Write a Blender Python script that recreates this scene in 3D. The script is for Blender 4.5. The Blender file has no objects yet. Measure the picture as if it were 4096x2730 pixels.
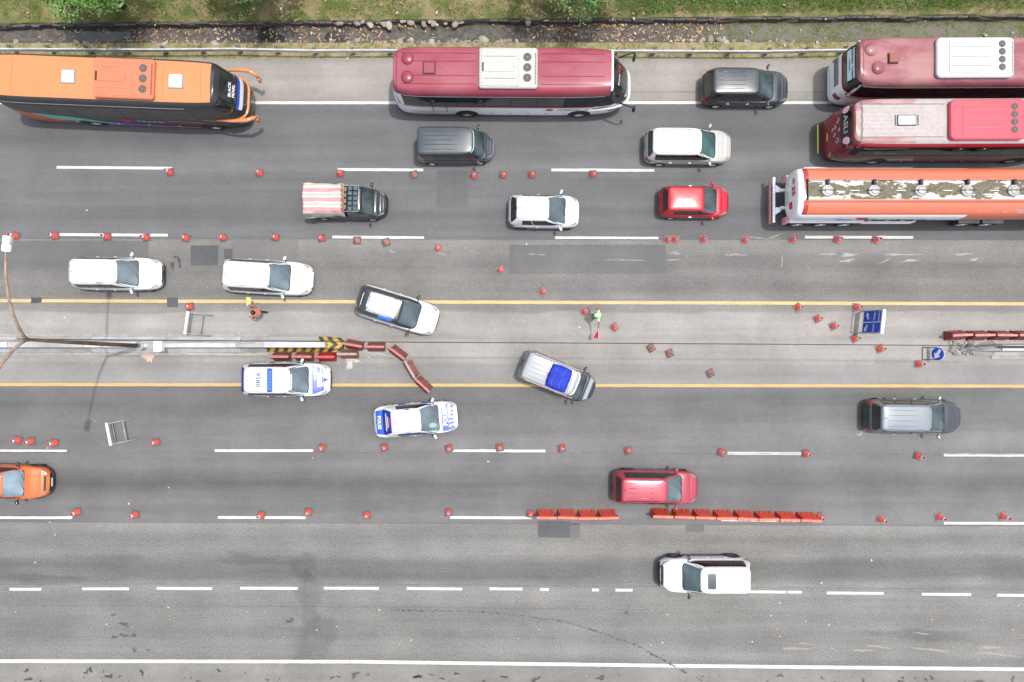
import bpy, bmesh, math, random
from mathutils import Vector, Matrix, Euler
from mathutils.bvhtree import BVHTree

R = math.radians
S, CAMH, NX, NY = 0.0134, 37.2, 2015.0, 1388.0      # metres per photo pixel on the ground, drone height, point under the drone
scene = bpy.context.scene
COL = scene.collection

# ---------------------------------------------------------------- camera
cam_d = bpy.data.cameras.new('drone_camera')
cam_d.sensor_width = 36.0
cam_d.lens = 36.0 * CAMH / (4096 * S)
cam_d.shift_x = (2048 - NX) / 4096.0
cam_d.shift_y = (NY - 1365) / 4096.0
cam_d.clip_start = 0.5
cam_d.clip_end = 2000
cam = bpy.data.objects.new('drone_camera', cam_d)
cam.location = (0, 0, CAMH)
COL.objects.link(cam)
scene.camera = cam

# ---------------------------------------------------------------- sky, sun, exposure
SUN_DIR = Vector((0.225, 0.085, 1.0)).normalized()        # towards the sun
elev = math.asin(SUN_DIR.z)
azim = math.atan2(SUN_DIR.x, SUN_DIR.y)
world = bpy.data.worlds.new('World')
scene.world = world
world.use_nodes = True
wn = world.node_tree.nodes
wl = world.node_tree.links
sky = wn.new('ShaderNodeTexSky')
sky.sky_type = 'NISHITA'
sky.sun_disc = False
sky.sun_elevation = elev
sky.sun_rotation = azim
sky.altitude = 0
sky.air_density = 1.0
sky.dust_density = 4.0
sky.ozone_density = 1.0
hs = wn.new('ShaderNodeHueSaturation')
hs.inputs['Saturation'].default_value = 0.55              # hazy tropical sky
bg = wn['Background']
bg.inputs['Strength'].default_value = 0.15
wl.new(sky.outputs[0], hs.inputs['Color'])
wl.new(hs.outputs[0], bg.inputs['Color'])
sun_d = bpy.data.lights.new('sun', 'SUN')
sun_d.energy = 2.05
sun_d.angle = R(0.9)
sun_d.color = (1.0, 0.975, 0.94)
sun = bpy.data.objects.new('sun', sun_d)
sun.rotation_euler = SUN_DIR.to_track_quat('Z', 'Y').to_euler()
sun.location = (8, 3, 60)
COL.objects.link(sun)
vs = scene.view_settings
vs.view_transform = 'Standard'
vs.look = 'None'
vs.gamma = 1
vs.use_curve_mapping = False
vs.exposure = 1.07

# ---------------------------------------------------------------- helpers
def P(px, py, z=0.0):
    k = S * (1 - z / CAMH)
    return Vector(((px - NX) * k, (NY - py) * k, z))

MATS = {}
class NT:
    def __init__(self, name):
        m = bpy.data.materials.new(name)
        m.use_nodes = True
        self.m = m
        self.n = m.node_tree.nodes
        self.l = m.node_tree.links
        self.b = self.n['Principled BSDF']
    def node(self, t, **kw):
        nd = self.n.new(t)
        for k, v in kw.items():
            setattr(nd, k, v)
        return nd
    def link(self, a, b):
        self.l.new(a, b)
    def pos(self):
        if not hasattr(self, '_p'):
            self._p = self.node('ShaderNodeNewGeometry').outputs['Position']
        return self._p
    def objpos(self):
        if not hasattr(self, '_o'):
            self._o = self.node('ShaderNodeTexCoord').outputs['Object']
        return self._o
    def noise(self, scale, detail=3, stretch=None, src=None, off=0.0, rough=0.55):
        src = src or self.pos()
        mp = self.node('ShaderNodeMapping')
        mp.inputs['Scale'].default_value = stretch or (1, 1, 1)
        mp.inputs['Location'].default_value = (off, off * .7, 0)
        self.link(src, mp.inputs['Vector'])
        nz = self.node('ShaderNodeTexNoise')
        nz.inputs['Scale'].default_value = scale
        nz.inputs['Detail'].default_value = detail
        nz.inputs['Roughness'].default_value = rough
        self.link(mp.outputs[0], nz.inputs['Vector'])
        return nz.outputs['Fac']
    def math(self, op, a, b=None, c=None, clamp=False):
        nd = self.node('ShaderNodeMath', operation=op, use_clamp=clamp)
        for i, v in enumerate((a, b, c)):
            if v is None: continue
            if isinstance(v, (int, float)): nd.inputs[i].default_value = v
            else: self.link(v, nd.inputs[i])
        return nd.outputs[0]
    def rng(self, v, a, b, c=0.0, d=1.0, smooth=True):
        nd = self.node('ShaderNodeMapRange')
        if smooth: nd.interpolation_type = 'SMOOTHSTEP'
        self.link(v, nd.inputs[0])
        for i, q in enumerate((a, b, c, d)): nd.inputs[i + 1].default_value = q
        return nd.outputs[0]
    def mix(self, f, a, b, mode='MIX'):
        nd = self.node('ShaderNodeMix', data_type='RGBA', blend_type=mode)
        for sock, v in ((nd.inputs[0], f), (nd.inputs[6], a), (nd.inputs[7], b)):
            if isinstance(v, (int, float)): sock.default_value = v
            elif isinstance(v, tuple): sock.default_value = (*v[:3], 1)
            else: self.link(v, sock)
        return nd.outputs[2]
    def scale(self, col, f):
        nd = self.node('ShaderNodeVectorMath', operation='SCALE')
        if isinstance(col, tuple): nd.inputs[0].default_value = col
        else: self.link(col, nd.inputs[0])
        if isinstance(f, (int, float)): nd.inputs[3].default_value = f
        else: self.link(f, nd.inputs[3])
        return nd.outputs[0]
    def ramp(self, f, stops):
        nd = self.node('ShaderNodeValToRGB')
        el = nd.color_ramp.elements
        while len(el) > 1: el.remove(el[-1])
        el[0].position = stops[0][0]; el[0].color = (*([stops[0][1]] * 3), 1)
        for p, v in stops[1:]:
            e = el.new(p); e.color = (v, v, v, 1)
        self.link(f, nd.inputs[0])
        return nd.outputs[0]
    def bump(self, h, strength=.3, dist=.02):
        nd = self.node('ShaderNodeBump')
        nd.inputs['Strength'].default_value = strength
        nd.inputs['Distance'].default_value = dist
        self.link(h, nd.inputs['Height'])
        self.link(nd.outputs[0], self.b.inputs['Normal'])
    def color(self, c):
        if isinstance(c, tuple): self.b.inputs['Base Color'].default_value = (*c[:3], 1)
        else: self.link(c, self.b.inputs['Base Color'])
    def set(self, **kw):
        for k, v in kw.items():
            self.b.inputs[k.replace('_', ' ')].default_value = v

def M(name, col=(.5, .5, .5), rough=.5, metal=0.0, coat=0.0, var=.06, vscale=6.0, spec=.25, dirt=0.0):
    """plain procedural material: base colour with slight mottling in object space"""
    if name in MATS: return MATS[name]
    t = NT(name)
    n1 = t.noise(vscale, 4, src=t.objpos())
    f = t.rng(n1, .25, .75, 1 - var, 1 + var)
    c = t.scale(tuple(col), f)
    if dirt:
        n2 = t.noise(vscale * .45, 5, src=t.objpos(), off=3.1)
        c = t.mix(t.rng(n2, .48, .75, 0, dirt), c, (.16, .14, .12))
    t.color(c)
    t.set(Roughness=rough, Metallic=metal, Specular_IOR_Level=spec)
    if coat: t.set(Coat_Weight=coat, Coat_Roughness=.06)
    MATS[name] = t.m
    return t.m

def paint(name, col, metal=0.0, rough=.5):
    if name in MATS: return MATS[name]
    t = NT(name)
    n = t.noise(2.2, 4, src=t.objpos())
    n2 = t.noise(30, 3, src=t.objpos(), off=2)
    c = t.scale(tuple(col), t.rng(n, .25, .75, .95, 1.04))
    c = t.mix(t.rng(n2, .55, .8, 0, .04), c, (.2, .18, .16))
    t.color(c)
    t.link(t.rng(n, .3, .8, rough - .05, rough + .08), t.b.inputs['Roughness'])
    t.set(Metallic=metal * .5, Coat_Weight=.75, Coat_Roughness=.16, Specular_IOR_Level=.2)
    MATS[name] = t.m
    return t.m

def glassmat(name='tinted_glass', col=(.018, .028, .03)):
    if name in MATS: return MATS[name]
    t = NT(name)
    n = t.noise(.75, 2, src=t.objpos())
    t.color(t.mix(t.rng(n, .35, .7, 0, 1), tuple(x * .7 for x in col), tuple(x * 1.9 for x in col)))
    t.set(Roughness=.05, Specular_IOR_Level=.8, Coat_Weight=.3, Coat_Roughness=.03)
    MATS[name] = t.m
    return t.m

class MB:
    """collects shapes of one part"""
    def __init__(self): self.v = []; self.f = []
    def add(self, vs, fs):
        o = len(self.v); self.v += [tuple(v) for v in vs]; self.f += [tuple(i + o for i in f) for f in fs]; return self
    def box(self, x0, x1, y0, y1, z0, z1, m=None):
        vs = [(x, y, z) for z in (z0, z1) for y in (y0, y1) for x in (x0, x1)]
        fs = [(0, 2, 3, 1), (4, 5, 7, 6), (0, 1, 5, 4), (1, 3, 7, 5), (3, 2, 6, 7), (2, 0, 4, 6)]
        if m: vs = [m @ Vector(v) for v in vs]
        return self.add(vs, fs)
    def rbox(self, x0, x1, y0, y1, z0, z1, c=.02, rp=None, m=None, seg=4):
        """box with rounded plan corners (radius rp) and chamfered top/bottom edges"""
        rp = rp if rp is not None else c
        cx, cy = (x0 + x1) / 2, (y0 + y1) / 2
        hx, hy = (x1 - x0) / 2, (y1 - y0) / 2
        def loop(ins, z):
            r = max(rp - ins, .001); ax, ay = hx - ins, hy - ins
            r = min(r, ax, ay); out = []
            for k, (sx, sy) in enumerate(((1, 1), (-1, 1), (-1, -1), (1, -1))):
                for i in range(seg + 1):
                    a = math.pi / 2 * (k + i / seg)
                    out.append((cx + sx * (ax - r) + r * math.cos(a), cy + sy * (ay - r) + r * math.sin(a), z))
            return out
        rows = [loop(c, z0), loop(0, z0 + c), loop(0, z1 - c), loop(c, z1)]
        n = len(rows[0]); vs = [p for r_ in rows for p in r_]; fs = []
        for r_ in range(3):
            for i in range(n):
                j = (i + 1) % n
                fs.append((r_ * n + i, r_ * n + j, (r_ + 1) * n + j, (r_ + 1) * n + i))
        fs.append(tuple(range(3 * n, 4 * n))); fs.append(tuple(reversed(range(n))))
        if m: vs = [m @ Vector(v) for v in vs]
        return self.add(vs, fs)
    def tube(self, pts, rad, seg=8, caps=True):
        pts = [Vector(p) for p in pts]; n = len(pts); rows = []
        for i, p in enumerate(pts):
            d = (pts[min(i + 1, n - 1)] - pts[max(i - 1, 0)]).normalized()
            up = Vector((0, 0, 1)) if abs(d.z) < .9 else Vector((1, 0, 0))
            a = d.cross(up).normalized(); b = a.cross(d).normalized()
            r = rad[i] if isinstance(rad, (list, tuple)) else rad
            rows.append([p + a * (r * math.cos(2 * math.pi * k / seg)) + b * (r * math.sin(2 * math.pi * k / seg)) for k in range(seg)])
        vs = [q for r_ in rows for q in r_]; fs = []
        for i in range(n - 1):
            for k in range(seg):
                j = (k + 1) % seg
                fs.append((i * seg + k, i * seg + j, (i + 1) * seg + j, (i + 1) * seg + k))
        if caps:
            fs.append(tuple(reversed(range(seg)))); fs.append(tuple(range((n - 1) * seg, n * seg)))
        return self.add(vs, fs)
    def lathe(self, prof, seg=16, axis='z', m=None, caps=True):
        """prof: (radius, height) pairs"""
        vs = []; fs = []
        for r, h in prof:
            for k in range(seg):
                a = 2 * math.pi * k / seg; c, s_ = r * math.cos(a), r * math.sin(a)
                vs.append((c, s_, h) if axis == 'z' else (c, h, s_) if axis == 'y' else (h, c, s_))
        for i in range(len(prof) - 1):
            for k in range(seg):
                j = (k + 1) % seg
                f = (i * seg + k, i * seg + j, (i + 1) * seg + j, (i + 1) * seg + k)
                fs.append(f if axis != 'y' else f[::-1])
        if caps:
            a_ = tuple(reversed(range(seg))); b_ = tuple(range((len(prof) - 1) * seg, len(prof) * seg))
            fs += [a_, b_] if axis != 'y' else [a_[::-1], b_[::-1]]
        if m: vs = [m @ Vector(v) for v in vs]
        return self.add(vs, fs)
    def prism(self, pts, z0, z1, m=None):
        n = len(pts)
        vs = [(x, y, z0) for x, y in pts] + [(x, y, z1) for x, y in pts]
        fs = [tuple(reversed(range(n))), tuple(range(n, 2 * n))] + [(i, (i + 1) % n, n + (i + 1) % n, n + i) for i in range(n)]
        if m: vs = [m @ Vector(v) for v in vs]
        return self.add(vs, fs)
    def mesh(self, name, mat, smooth=False):
        me = bpy.data.meshes.new(name)
        me.from_pydata(self.v, [], self.f)
        me.update()
        if mat: me.materials.append(mat)
        if smooth: me.shade_smooth()
        return me
    def build(self, name, mat, parent=None, smooth=False, loc=None):
        return link(name, self.mesh(name, mat, smooth), parent, loc)

def link(name, me, parent=None, loc=None, rz=0):
    o = bpy.data.objects.new(name, me); COL.objects.link(o)
    if parent: o.parent = parent
    if loc is not None: o.location = loc
    if rz: o.rotation_euler = (0, 0, rz)
    return o
def tag(o, label=None, cat=None, group=None, kind=None):
    if label: o['label'] = label
    if cat: o['category'] = cat
    if group: o['group'] = group
    if kind: o['kind'] = kind
    return o
def thing(name, label, cat, loc=(0, 0, 0), rz=0, group=None):
    o = bpy.data.objects.new(name, None); COL.objects.link(o)
    o.empty_display_size = .3
    o.location = loc; o.rotation_euler = (0, 0, rz)
    return tag(o, label, cat, group)
def copy_tree(o, parent=None):
    c = o.copy(); COL.objects.link(c)
    if parent: c.parent = parent
    for ch in list(o.children): copy_tree(ch, c)
    return c

# ---- shapes laid on a surface (glass, panels, lamps, lettering): projected on the body they belong to
def bvh_of(*mbs):
    v = []; f = []
    for m_ in mbs:
        o = len(v); v += [Vector(q) for q in m_.v]; f += [tuple(i + o for i in q) for q in m_.f]
    return BVHTree.FromPolygons(v, f)
def proj(bvh, axis, a, b, off):
    if axis == 'z': o, d = Vector((a, b, 9)), Vector((0, 0, -1))
    elif axis == 'y+': o, d = Vector((a, 9, b)), Vector((0, -1, 0))
    elif axis == 'y-': o, d = Vector((a, -9, b)), Vector((0, 1, 0))
    elif axis == 'x+': o, d = Vector((30, a, b)), Vector((-1, 0, 0))
    else: o, d = Vector((-30, a, b)), Vector((1, 0, 0))
    h = bvh.ray_cast(o, d)
    if h[0] is None: return None
    n = h[1]
    if n.dot(d) > 0: n = -n
    return h[0] + n * off
def patch(name, bvh, axis, c, mat, parent, n=(8, 6), off=.006, rnd=0.0, smooth=True):
    """c: four corners (a,b) in order; grid projected along axis"""
    nu, nv = n; g = []
    for j in range(nv + 1):
        for i in range(nu + 1):
            u, v = 2 * i / nu - 1, 2 * j / nv - 1
            if rnd:
                u, v = u * math.sqrt(1 - rnd * v * v / 2), v * math.sqrt(1 - rnd * u * u / 2)
            u, v = (u + 1) / 2, (v + 1) / 2
            a = (c[0][0] * (1 - u) + c[1][0] * u) * (1 - v) + (c[3][0] * (1 - u) + c[2][0] * u) * v
            b = (c[0][1] * (1 - u) + c[1][1] * u) * (1 - v) + (c[3][1] * (1 - u) + c[2][1] * u) * v
            g.append(proj(bvh, axis, a, b, off))
    idx = {}; vs = []; fs = []
    for k, p in enumerate(g):
        if p is not None: idx[k] = len(vs); vs.append(p)
    for j in range(nv):
        for i in range(nu):
            q = [j * (nu + 1) + i, j * (nu + 1) + i + 1, (j + 1) * (nu + 1) + i + 1, (j + 1) * (nu + 1) + i]
            if all(k in idx for k in q): fs.append(tuple(idx[k] for k in q))
    if not fs: return None
    mb = MB(); mb.v = [tuple(v) for v in vs]; mb.f = fs
    return mb.build(name, mat, parent, smooth)
def rect(a0, a1, b0, b1): return [(a0, b0), (a1, b0), (a1, b1), (a0, b1)]
def disc_patch(name, bvh, axis, a, b, r, mat, parent, off=.006, seg=20, zmin=None, rb=None):
    vs = [proj(bvh, axis, a, b, off)]; fs = []; rb = rb or r
    for rr in (.5, 1):
        for k in range(seg):
            t = 2 * math.pi * k / seg
            bb = b + rb * rr * math.sin(t)
            if zmin is not None: bb = max(bb, zmin)
            vs.append(proj(bvh, axis, a + r * rr * math.cos(t), bb, off))
    for k in range(seg):
        j = (k + 1) % seg
        fs.append((0, 1 + k, 1 + j)); fs.append((1 + k, 1 + seg + k, 1 + seg + j, 1 + j))
    fs = [f for f in fs if all(vs[i] is not None for i in f)]
    vs = [v if v is not None else Vector((0, 0, 0)) for v in vs]
    if not fs: return None
    mb = MB(); mb.v = [tuple(v) for v in vs]; mb.f = fs
    return mb.build(name, mat, parent)
def text_mesh(s, size=1.0, bold=.0, sx=1.0, align='CENTER'):
    cu = bpy.data.curves.new('lettering', 'FONT')
    cu.body = s; cu.size = size; cu.align_x = align; cu.align_y = 'CENTER'
    cu.offset = bold; cu.resolution_u = 2
    o = bpy.data.objects.new('lettering', cu); COL.objects.link(o)
    dg = bpy.context.evaluated_depsgraph_get()
    me = bpy.data.meshes.new_from_object(o.evaluated_get(dg))
    bpy.data.objects.remove(o); bpy.data.curves.remove(cu)
    return [(v.co.x * sx, v.co.y) for v in me.vertices], [tuple(p.vertices) for p in me.polygons]
def text_patch(name, s, bvh, axis, a, b, size, rot, mat, parent, off=.012, bold=.01, sx=1.0, flip=False):
    vs, fs = text_mesh(s, size, bold, sx)
    c, sn = math.cos(rot), math.sin(rot); out = []
    for x, y in vs:
        if flip: x = -x
        out.append(proj(bvh, axis, a + x * c - y * sn, b + x * sn + y * c, off))
    fs = [f for f in fs if all(out[i] is not None for i in f)]
    mb = MB(); mb.v = [tuple(v) if v is not None else (0, 0, 0) for v in out]; mb.f = fs
    return mb.build(name, mat, parent)
def text_flat(name, s, mat, parent, mtx, size, bold=.01, sx=1.0):
    vs, fs = text_mesh(s, size, bold, sx)
    mb = MB(); mb.add([mtx @ Vector((x, y, 0)) for x, y in vs], fs)
    return mb.build(name, mat, parent)
# ================================================================ setting: ground, roads, paint
XL, XR = -75.0, 75.0
def yline(pl, pr):
    """world y of a line given by its photo y at the left and right frame edges"""
    a, b = (NY - pl) * S, (NY - pr) * S
    x0, x1 = (0 - NX) * S, (4096 - NX) * S
    return lambda x: a + (b - a) * (x - x0) / (x1 - x0)

def asphalt(name, col, stops=None, y0=0, y1=1, grain=.30, streak=.16, mottle=.14, agg=.0, spots=.0, crack=0.0, xg=None):
    t = NT(name)
    sep = t.node('ShaderNodeSeparateXYZ'); t.link(t.pos(), sep.inputs[0])
    f1 = t.rng(t.noise(12, 4, rough=.8), .25, .75, 1 - grain, 1 + grain, False)
    f2 = t.rng(t.noise(1.1, 4, (.045, 1, 1), off=2.3), .3, .7, 1 - streak, 1 + streak)
    f3 = t.rng(t.noise(.35, 5, off=7.1), .3, .72, 1 - mottle, 1 + mottle)
    f4 = t.rng(t.noise(3.0, 6, off=4.4, rough=.7), .3, .7, 1 - mottle * .45, 1 + mottle * .45)
    f = t.math('MULTIPLY', t.math('MULTIPLY', f1, f2), t.math('MULTIPLY', f3, f4))
    if stops:
        u = t.rng(t.math('ADD', sep.outputs[1], t.rng(t.noise(.22, 3, off=9), 0, 1, -.35, .35, False)), y0, y1, 0, 1, False)
        f = t.math('MULTIPLY', f, t.ramp(u, stops))
    if xg: f = t.math('MULTIPLY', f, t.rng(sep.outputs[0], -28, 28, xg[0], xg[1], False))
    c = t.scale(tuple(col), f)
    if agg:                                    # exposed pale aggregate
        n = t.noise(26, 3, off=1.7, rough=.8)
        k = t.rng(n, .56, .66, 0, agg)
        k = t.math('MULTIPLY', k, t.rng(t.noise(.8, 4, (.25, 1, 1), off=5.5), .42, .62, .15, 1))
        c = t.mix(k, c, tuple(x * 2.3 for x in col))
    if spots:                                  # oil drips
        n = t.noise(3.6, 3, off=12.0)
        k = t.math('MULTIPLY', t.rng(n, .66, .72, 0, spots), t.rng(t.noise(.45, 2, off=3.3), .38, .6, 0, 1))
        c = t.mix(k, c, tuple(x * .42 for x in col))
    if crack:
        v = t.node('ShaderNodeTexVoronoi', feature='DISTANCE_TO_EDGE'); v.inputs['Scale'].default_value = .5
        w = t.node('ShaderNodeVectorMath', operation='ADD')
        nz = t.node('ShaderNodeTexNoise'); nz.inputs['Scale'].default_value = 2.0; nz.inputs['Detail'].default_value = 4
        t.link(t.pos(), nz.inputs['Vector']); t.link(t.pos(), w.inputs[0]); t.link(nz.outputs['Color'], w.inputs[1])
        t.link(w.outputs[0], v.inputs['Vector'])
        k = t.math('MULTIPLY', t.rng(v.outputs[0], .004, .012, crack, 0), t.rng(t.noise(.3, 2, off=21), .5, .6, 0, 1))
        c = t.mix(k, c, tuple(x * .5 for x in col))
    t.color(c)
    t.set(Roughness=.92, Specular_IOR_Level=.25)
    t.bump(t.noise(30, 4, rough=.7), .25, .01)
    return t.m

def road_paint(name, col, wear=.5, base=(.13, .125, .12)):
    t = NT(name)
    n = t.noise(9, 6, off=2.0, rough=.75); n2 = t.noise(.9, 3, off=6.0)
    k = t.math('MULTIPLY', t.rng(n, .58, .68, 0, 1), t.rng(n2, .45, .65, 0, wear), clamp=True)
    dirt = t.rng(t.noise(2.5, 5, (.3, 1, 1), off=8), .3, .75, 1.0, .82)
    t.color(t.mix(k, t.scale(col, dirt), base))
    t.set(Roughness=.75)
    return t.m

def strip(name, top, bot, z, mat, x0=XL, x1=XR, n=30, parent=None, kind='structure'):
    mb = MB(); vs = []; fs = []
    for i in range(n + 1):
        x = x0 + (x1 - x0) * i / n
        vs += [(x, top(x), z), (x, bot(x), z)]
        if i: a = 2 * i; fs.append((a - 2, a - 1, a + 1, a))
    mb.add(vs, fs)
    o = mb.build(name, mat, parent)
    if kind and not parent: o['kind'] = kind
    return o

# base ground reaching far out
t = NT('far_ground')
t.color(t.mix(t.rng(t.noise(.2, 5), .35, .65), (.06, .085, .03), (.16, .13, .08)))
t.set(Roughness=1.0)
g = MB(); g.add([(-900, -900, -1.2), (900, -900, -1.2), (900, 900, -1.2), (-900, 900, -1.2)], [(0, 1, 2, 3)])
tag(g.build('ground', t.m), kind='structure')

L_top = yline(232, 236)          # outer edge of the upper hard shoulder
L_edge = yline(414, 412)
L_b = yline(957, 962)
L_c = yline(1232, 1245)
L_d = yline(1448, 1462)
L_e = yline(1531, 1538)
L_f = yline(2088, 2108)
L_g = yline(2651, 2672)
L_end = yline(3400, 3400)

def rel(py0, py1, lst):          # ramp stops from photo rows, 0 at the lower world y
    y0, y1 = (NY - py1) * S, (NY - py0) * S
    st = sorted(((((NY - p) * S) - y0) / (y1 - y0), v) for p, v in lst)
    return dict(stops=[(min(max(a, 0), 1), v) for a, v in st], y0=y0, y1=y1)

m_sh = asphalt('asphalt_shoulder_upper', (.178, .166, .15), grain=.22, streak=.08, mottle=.10, agg=.25, spots=.3, crack=.5,
               **rel(225, 420, [(225, .95), (250, 1.0), (330, 1.05), (385, .98), (405, .85), (420, .8)]))
m_l12 = asphalt('asphalt_lanes_upper', (.0850, .0855, .0865), grain=.22, streak=.10, mottle=.08,
                **rel(410, 965, [(410, 1.05), (440, .92), (490, 1.0), (545, .9), (600, 1.02), (640, 1.12), (680, 1.12), (720, .95), (790, 1.06), (860, .92), (905, 1.0), (940, 1.08), (965, 1.0)]))
m_l3 = asphalt('asphalt_lane_inner_upper', (.118, .115, .109), grain=.42, streak=.10, mottle=.12, agg=.55,
               **rel(955, 1250, [(955, 1.05), (985, 1.1), (1020, .95), (1070, .82), (1110, .95), (1160, .86), (1195, .95), (1225, 1.05), (1250, 1.1)]))
m_med = asphalt('asphalt_median', (.188, .18, .168), grain=.2, streak=.10, mottle=.12, spots=.35, agg=.2,
                **rel(1225, 1465, [(1225, .72), (1246, .74), (1254, 1.0), (1300, 1.04), (1340, 1.0), (1352, .9), (1375, 1.0), (1420, .95), (1465, .88)]))
m_in = asphalt('asphalt_inner_shoulder_lower', (.150, .146, .141), grain=.14, streak=.09, mottle=.10, spots=.2)
m_low = asphalt('asphalt_lanes_lower', (.0965, .0955, .0950), grain=.22, streak=.10, mottle=.10, xg=(.88, 1.04),
                **rel(1530, 2100, [(1530, 1.08), (1560, .93), (1620, .87), (1680, .98), (1740, 1.1), (1800, 1.16), (1850, 1.1), (1890, .96), (1935, .74), (1970, .90), (2010, 1.04), (2060, 1.1), (2100, 1.04)]))
m_old = asphalt('asphalt_lanes_old', (.113, .111, .105), xg=(.93, 1.05), grain=.50, streak=.12, mottle=.10, agg=.7, spots=.35,
                **rel(2085, 2660, [(2085, 1.15), (2110, 1.12), (2150, .98), (2190, 1.08), (2215, 1.06), (2250, .76), (2310, .72), (2340, 1.08), (2370, 1.12), (2430, 1.05), (2480, 1.0), (2530, .98), (2590, 1.08), (2625, 1.1), (2650, .95)]))
m_out = asphalt('asphalt_shoulder_lower', (.134, .130, .122), grain=.24, streak=.08, mottle=.14, spots=1.0, agg=.3)

road_u = strip('road', L_edge, L_b, 0.0, m_l12)
road_u['label'] = 'dark asphalt of the two outer lanes in the upper carriageway'
sh_u = strip('road_shoulder', L_top, L_edge, 0.0, m_sh)
lane3 = strip('road_inner_lane', L_b, L_c, 0.0, m_l3)
med = strip('median_pavement', L_c, L_d, 0.0, m_med)
insh = strip('road_inner_shoulder', L_d, L_e, 0.0, m_in)
road_l = strip('lower_road', L_e, L_f, 0.0, m_low)
old = strip('old_road', L_f, L_g, 0.0, m_old)
out_sh = strip('lower_road_shoulder', L_g, L_end, 0.0, m_out)

white = road_paint('white_road_paint', (.385, .385, .375), .8)
white_worn = road_paint('worn_white_road_paint', (.385, .385, .37), 2.2)
yellow = road_paint('yellow_road_paint', (.36, .235, .085), .45, (.15, .14, .13))
yellow_hi = road_paint('pale_yellow_road_paint', (.37, .275, .125), .3, (.15, .14, .13))
dr = random.Random(5)

def dash(x0, x1, y0, y1, w, mat, parent, name='lane_marking', z=.005):
    a, b = P(x0, y0), P(x1, y1); h = w * S / 2
    d = (b - a); L = d.length; d.normalize(); nrm = Vector((-d.y, d.x, 0))
    n = max(6, int(L / .25)); mb = MB(); vs = []; fs = []
    for i in range(n + 1):
        p = a.lerp(b, i / n)
        j = [dr.uniform(-.006, .006) for _ in range(2)]
        e = dr.uniform(-.02, .02) if i in (0, n) else 0
        vs += [tuple(p + nrm * (h + j[0]) + d * e + Vector((0, 0, z))), tuple(p - nrm * (h + j[1]) + d * e + Vector((0, 0, z)))]
        if i: q = 2 * i; fs.append((q - 2, q - 1, q + 1, q))
    mb.add(vs, fs)
    return mb.build(name, mat, parent)
D = 4096 / 2353.0
def longline(pts, w, mat, parent, name='edge_line'):
    for (xa, ya), (xb, yb) in zip(pts, pts[1:]):
        dash(xa, xb, ya, yb, w, mat, parent, name)
longline([(-1500, 413), (5600, 410.5)], 11.5, white, sh_u)
for a in [(130, 396, 385, 387), (775, 973, 390, 391), (1267, 1503, 391, 392), (1848, 2097, 387.5, 387.5), (2420, 2660, 388, 388), (-330, -90, 384, 384)]:
    dash(a[0] * D, a[1] * D, a[2] * D, a[3] * D, 11, white, road_u)
for a in [(132, 386, 539.5, 541), (763, 975, 545, 547), (1276, 1513, 547, 548), (1849, 2099, 545.5, 546), (-420, -180, 538, 538.5), (2440, 2680, 547, 547)]:
    dash(a[0] * D, a[1] * D, a[2] * D, a[3] * D, 11, white, road_u)
longline([(-1500, 1199), (0, 1203.5), (5600, 1221)], 13, yellow_hi, lane3)
longline([(-1500, 1536), (0, 1538.6), (1000, 1540), (5600, 1548)], 12.5, yellow, road_l)
for a in [(-60, 153, 1036.5, 1037), (493, 720, 1036, 1036), (1040, 1254, 1036, 1037), (1672, 1848, 1042, 1043), (2168, 2420, 1046, 1047), (-560, -320, 1036, 1036)]:
    dash(a[0] * D, a[1] * D, a[2] * D, a[3] * D, 10.5, white, road_l)
for a in [(-40, 166, 1190, 1190), (500, 703, 1189.5, 1190), (1034, 1222, 1189.5, 1190.5), (1657, 1868, 1195, 1197.5), (2169, 2420, 1202.5, 1203.5)]:
    dash(a[0] * D, a[1] * D, a[2] * D, a[3] * D, 10.5, white, road_l)
for a in [(22, 95, 1354.5, 1354.5, 1), (188, 297, 1353.5, 1353.5, 0), (360, 488, 1352.5, 1353, 0), (551, 684, 1352, 1352.5, 0), (745, 871, 1352, 1352.5, 0),
          (935, 1062, 1352.5, 1354, 1), (1125, 1200, 1353.5, 1354, 1), (1241, 1260, 1355, 1355, 0), (1361, 1376, 1356, 1356, 0), (1414, 1453, 1356.5, 1356.5, 0),
          (1600, 1807, 1360, 1361, 0), (1809, 1842, 1361, 1361.5, 1), (1899, 2031, 1363, 1364, 1), (2118, 2232, 1366, 1366.5, 0), (2290, 2400, 1368, 1369, 1), (-150, -40, 1355, 1355, 1)]:
    dash(a[0] * D, a[1] * D, a[2] * D, a[3] * D, 11, white_worn if a[4] else white, old)
longline([(-1500, 2644), (0, 2645), (1400, 2647.5), (2800, 2665), (4096, 2678), (5600, 2692)], 14, white, out_sh)

# paving seams
seam = M('paving_seam', (.082, .08, .078), .9, var=.3, vscale=2)
for pts_, par in (([(-900, 690), (1500, 694), (5000, 692)], road_u), ([(-900, 955), (5000, 960)], road_u), ([(-900, 1808), (2000, 1812), (5000, 1822)], road_l), ([(-900, 2086), (5000, 2107)], road_l), ([(-900, 2340), (1200, 2336), (5000, 2366)], old), ([(-900, 2420), (1500, 2428), (2600, 2440)], old), ([(2000, 368), (5000, 371)], sh_u)):
    longline(pts_, 1.6, seam, par, 'paving_seam')
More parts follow.
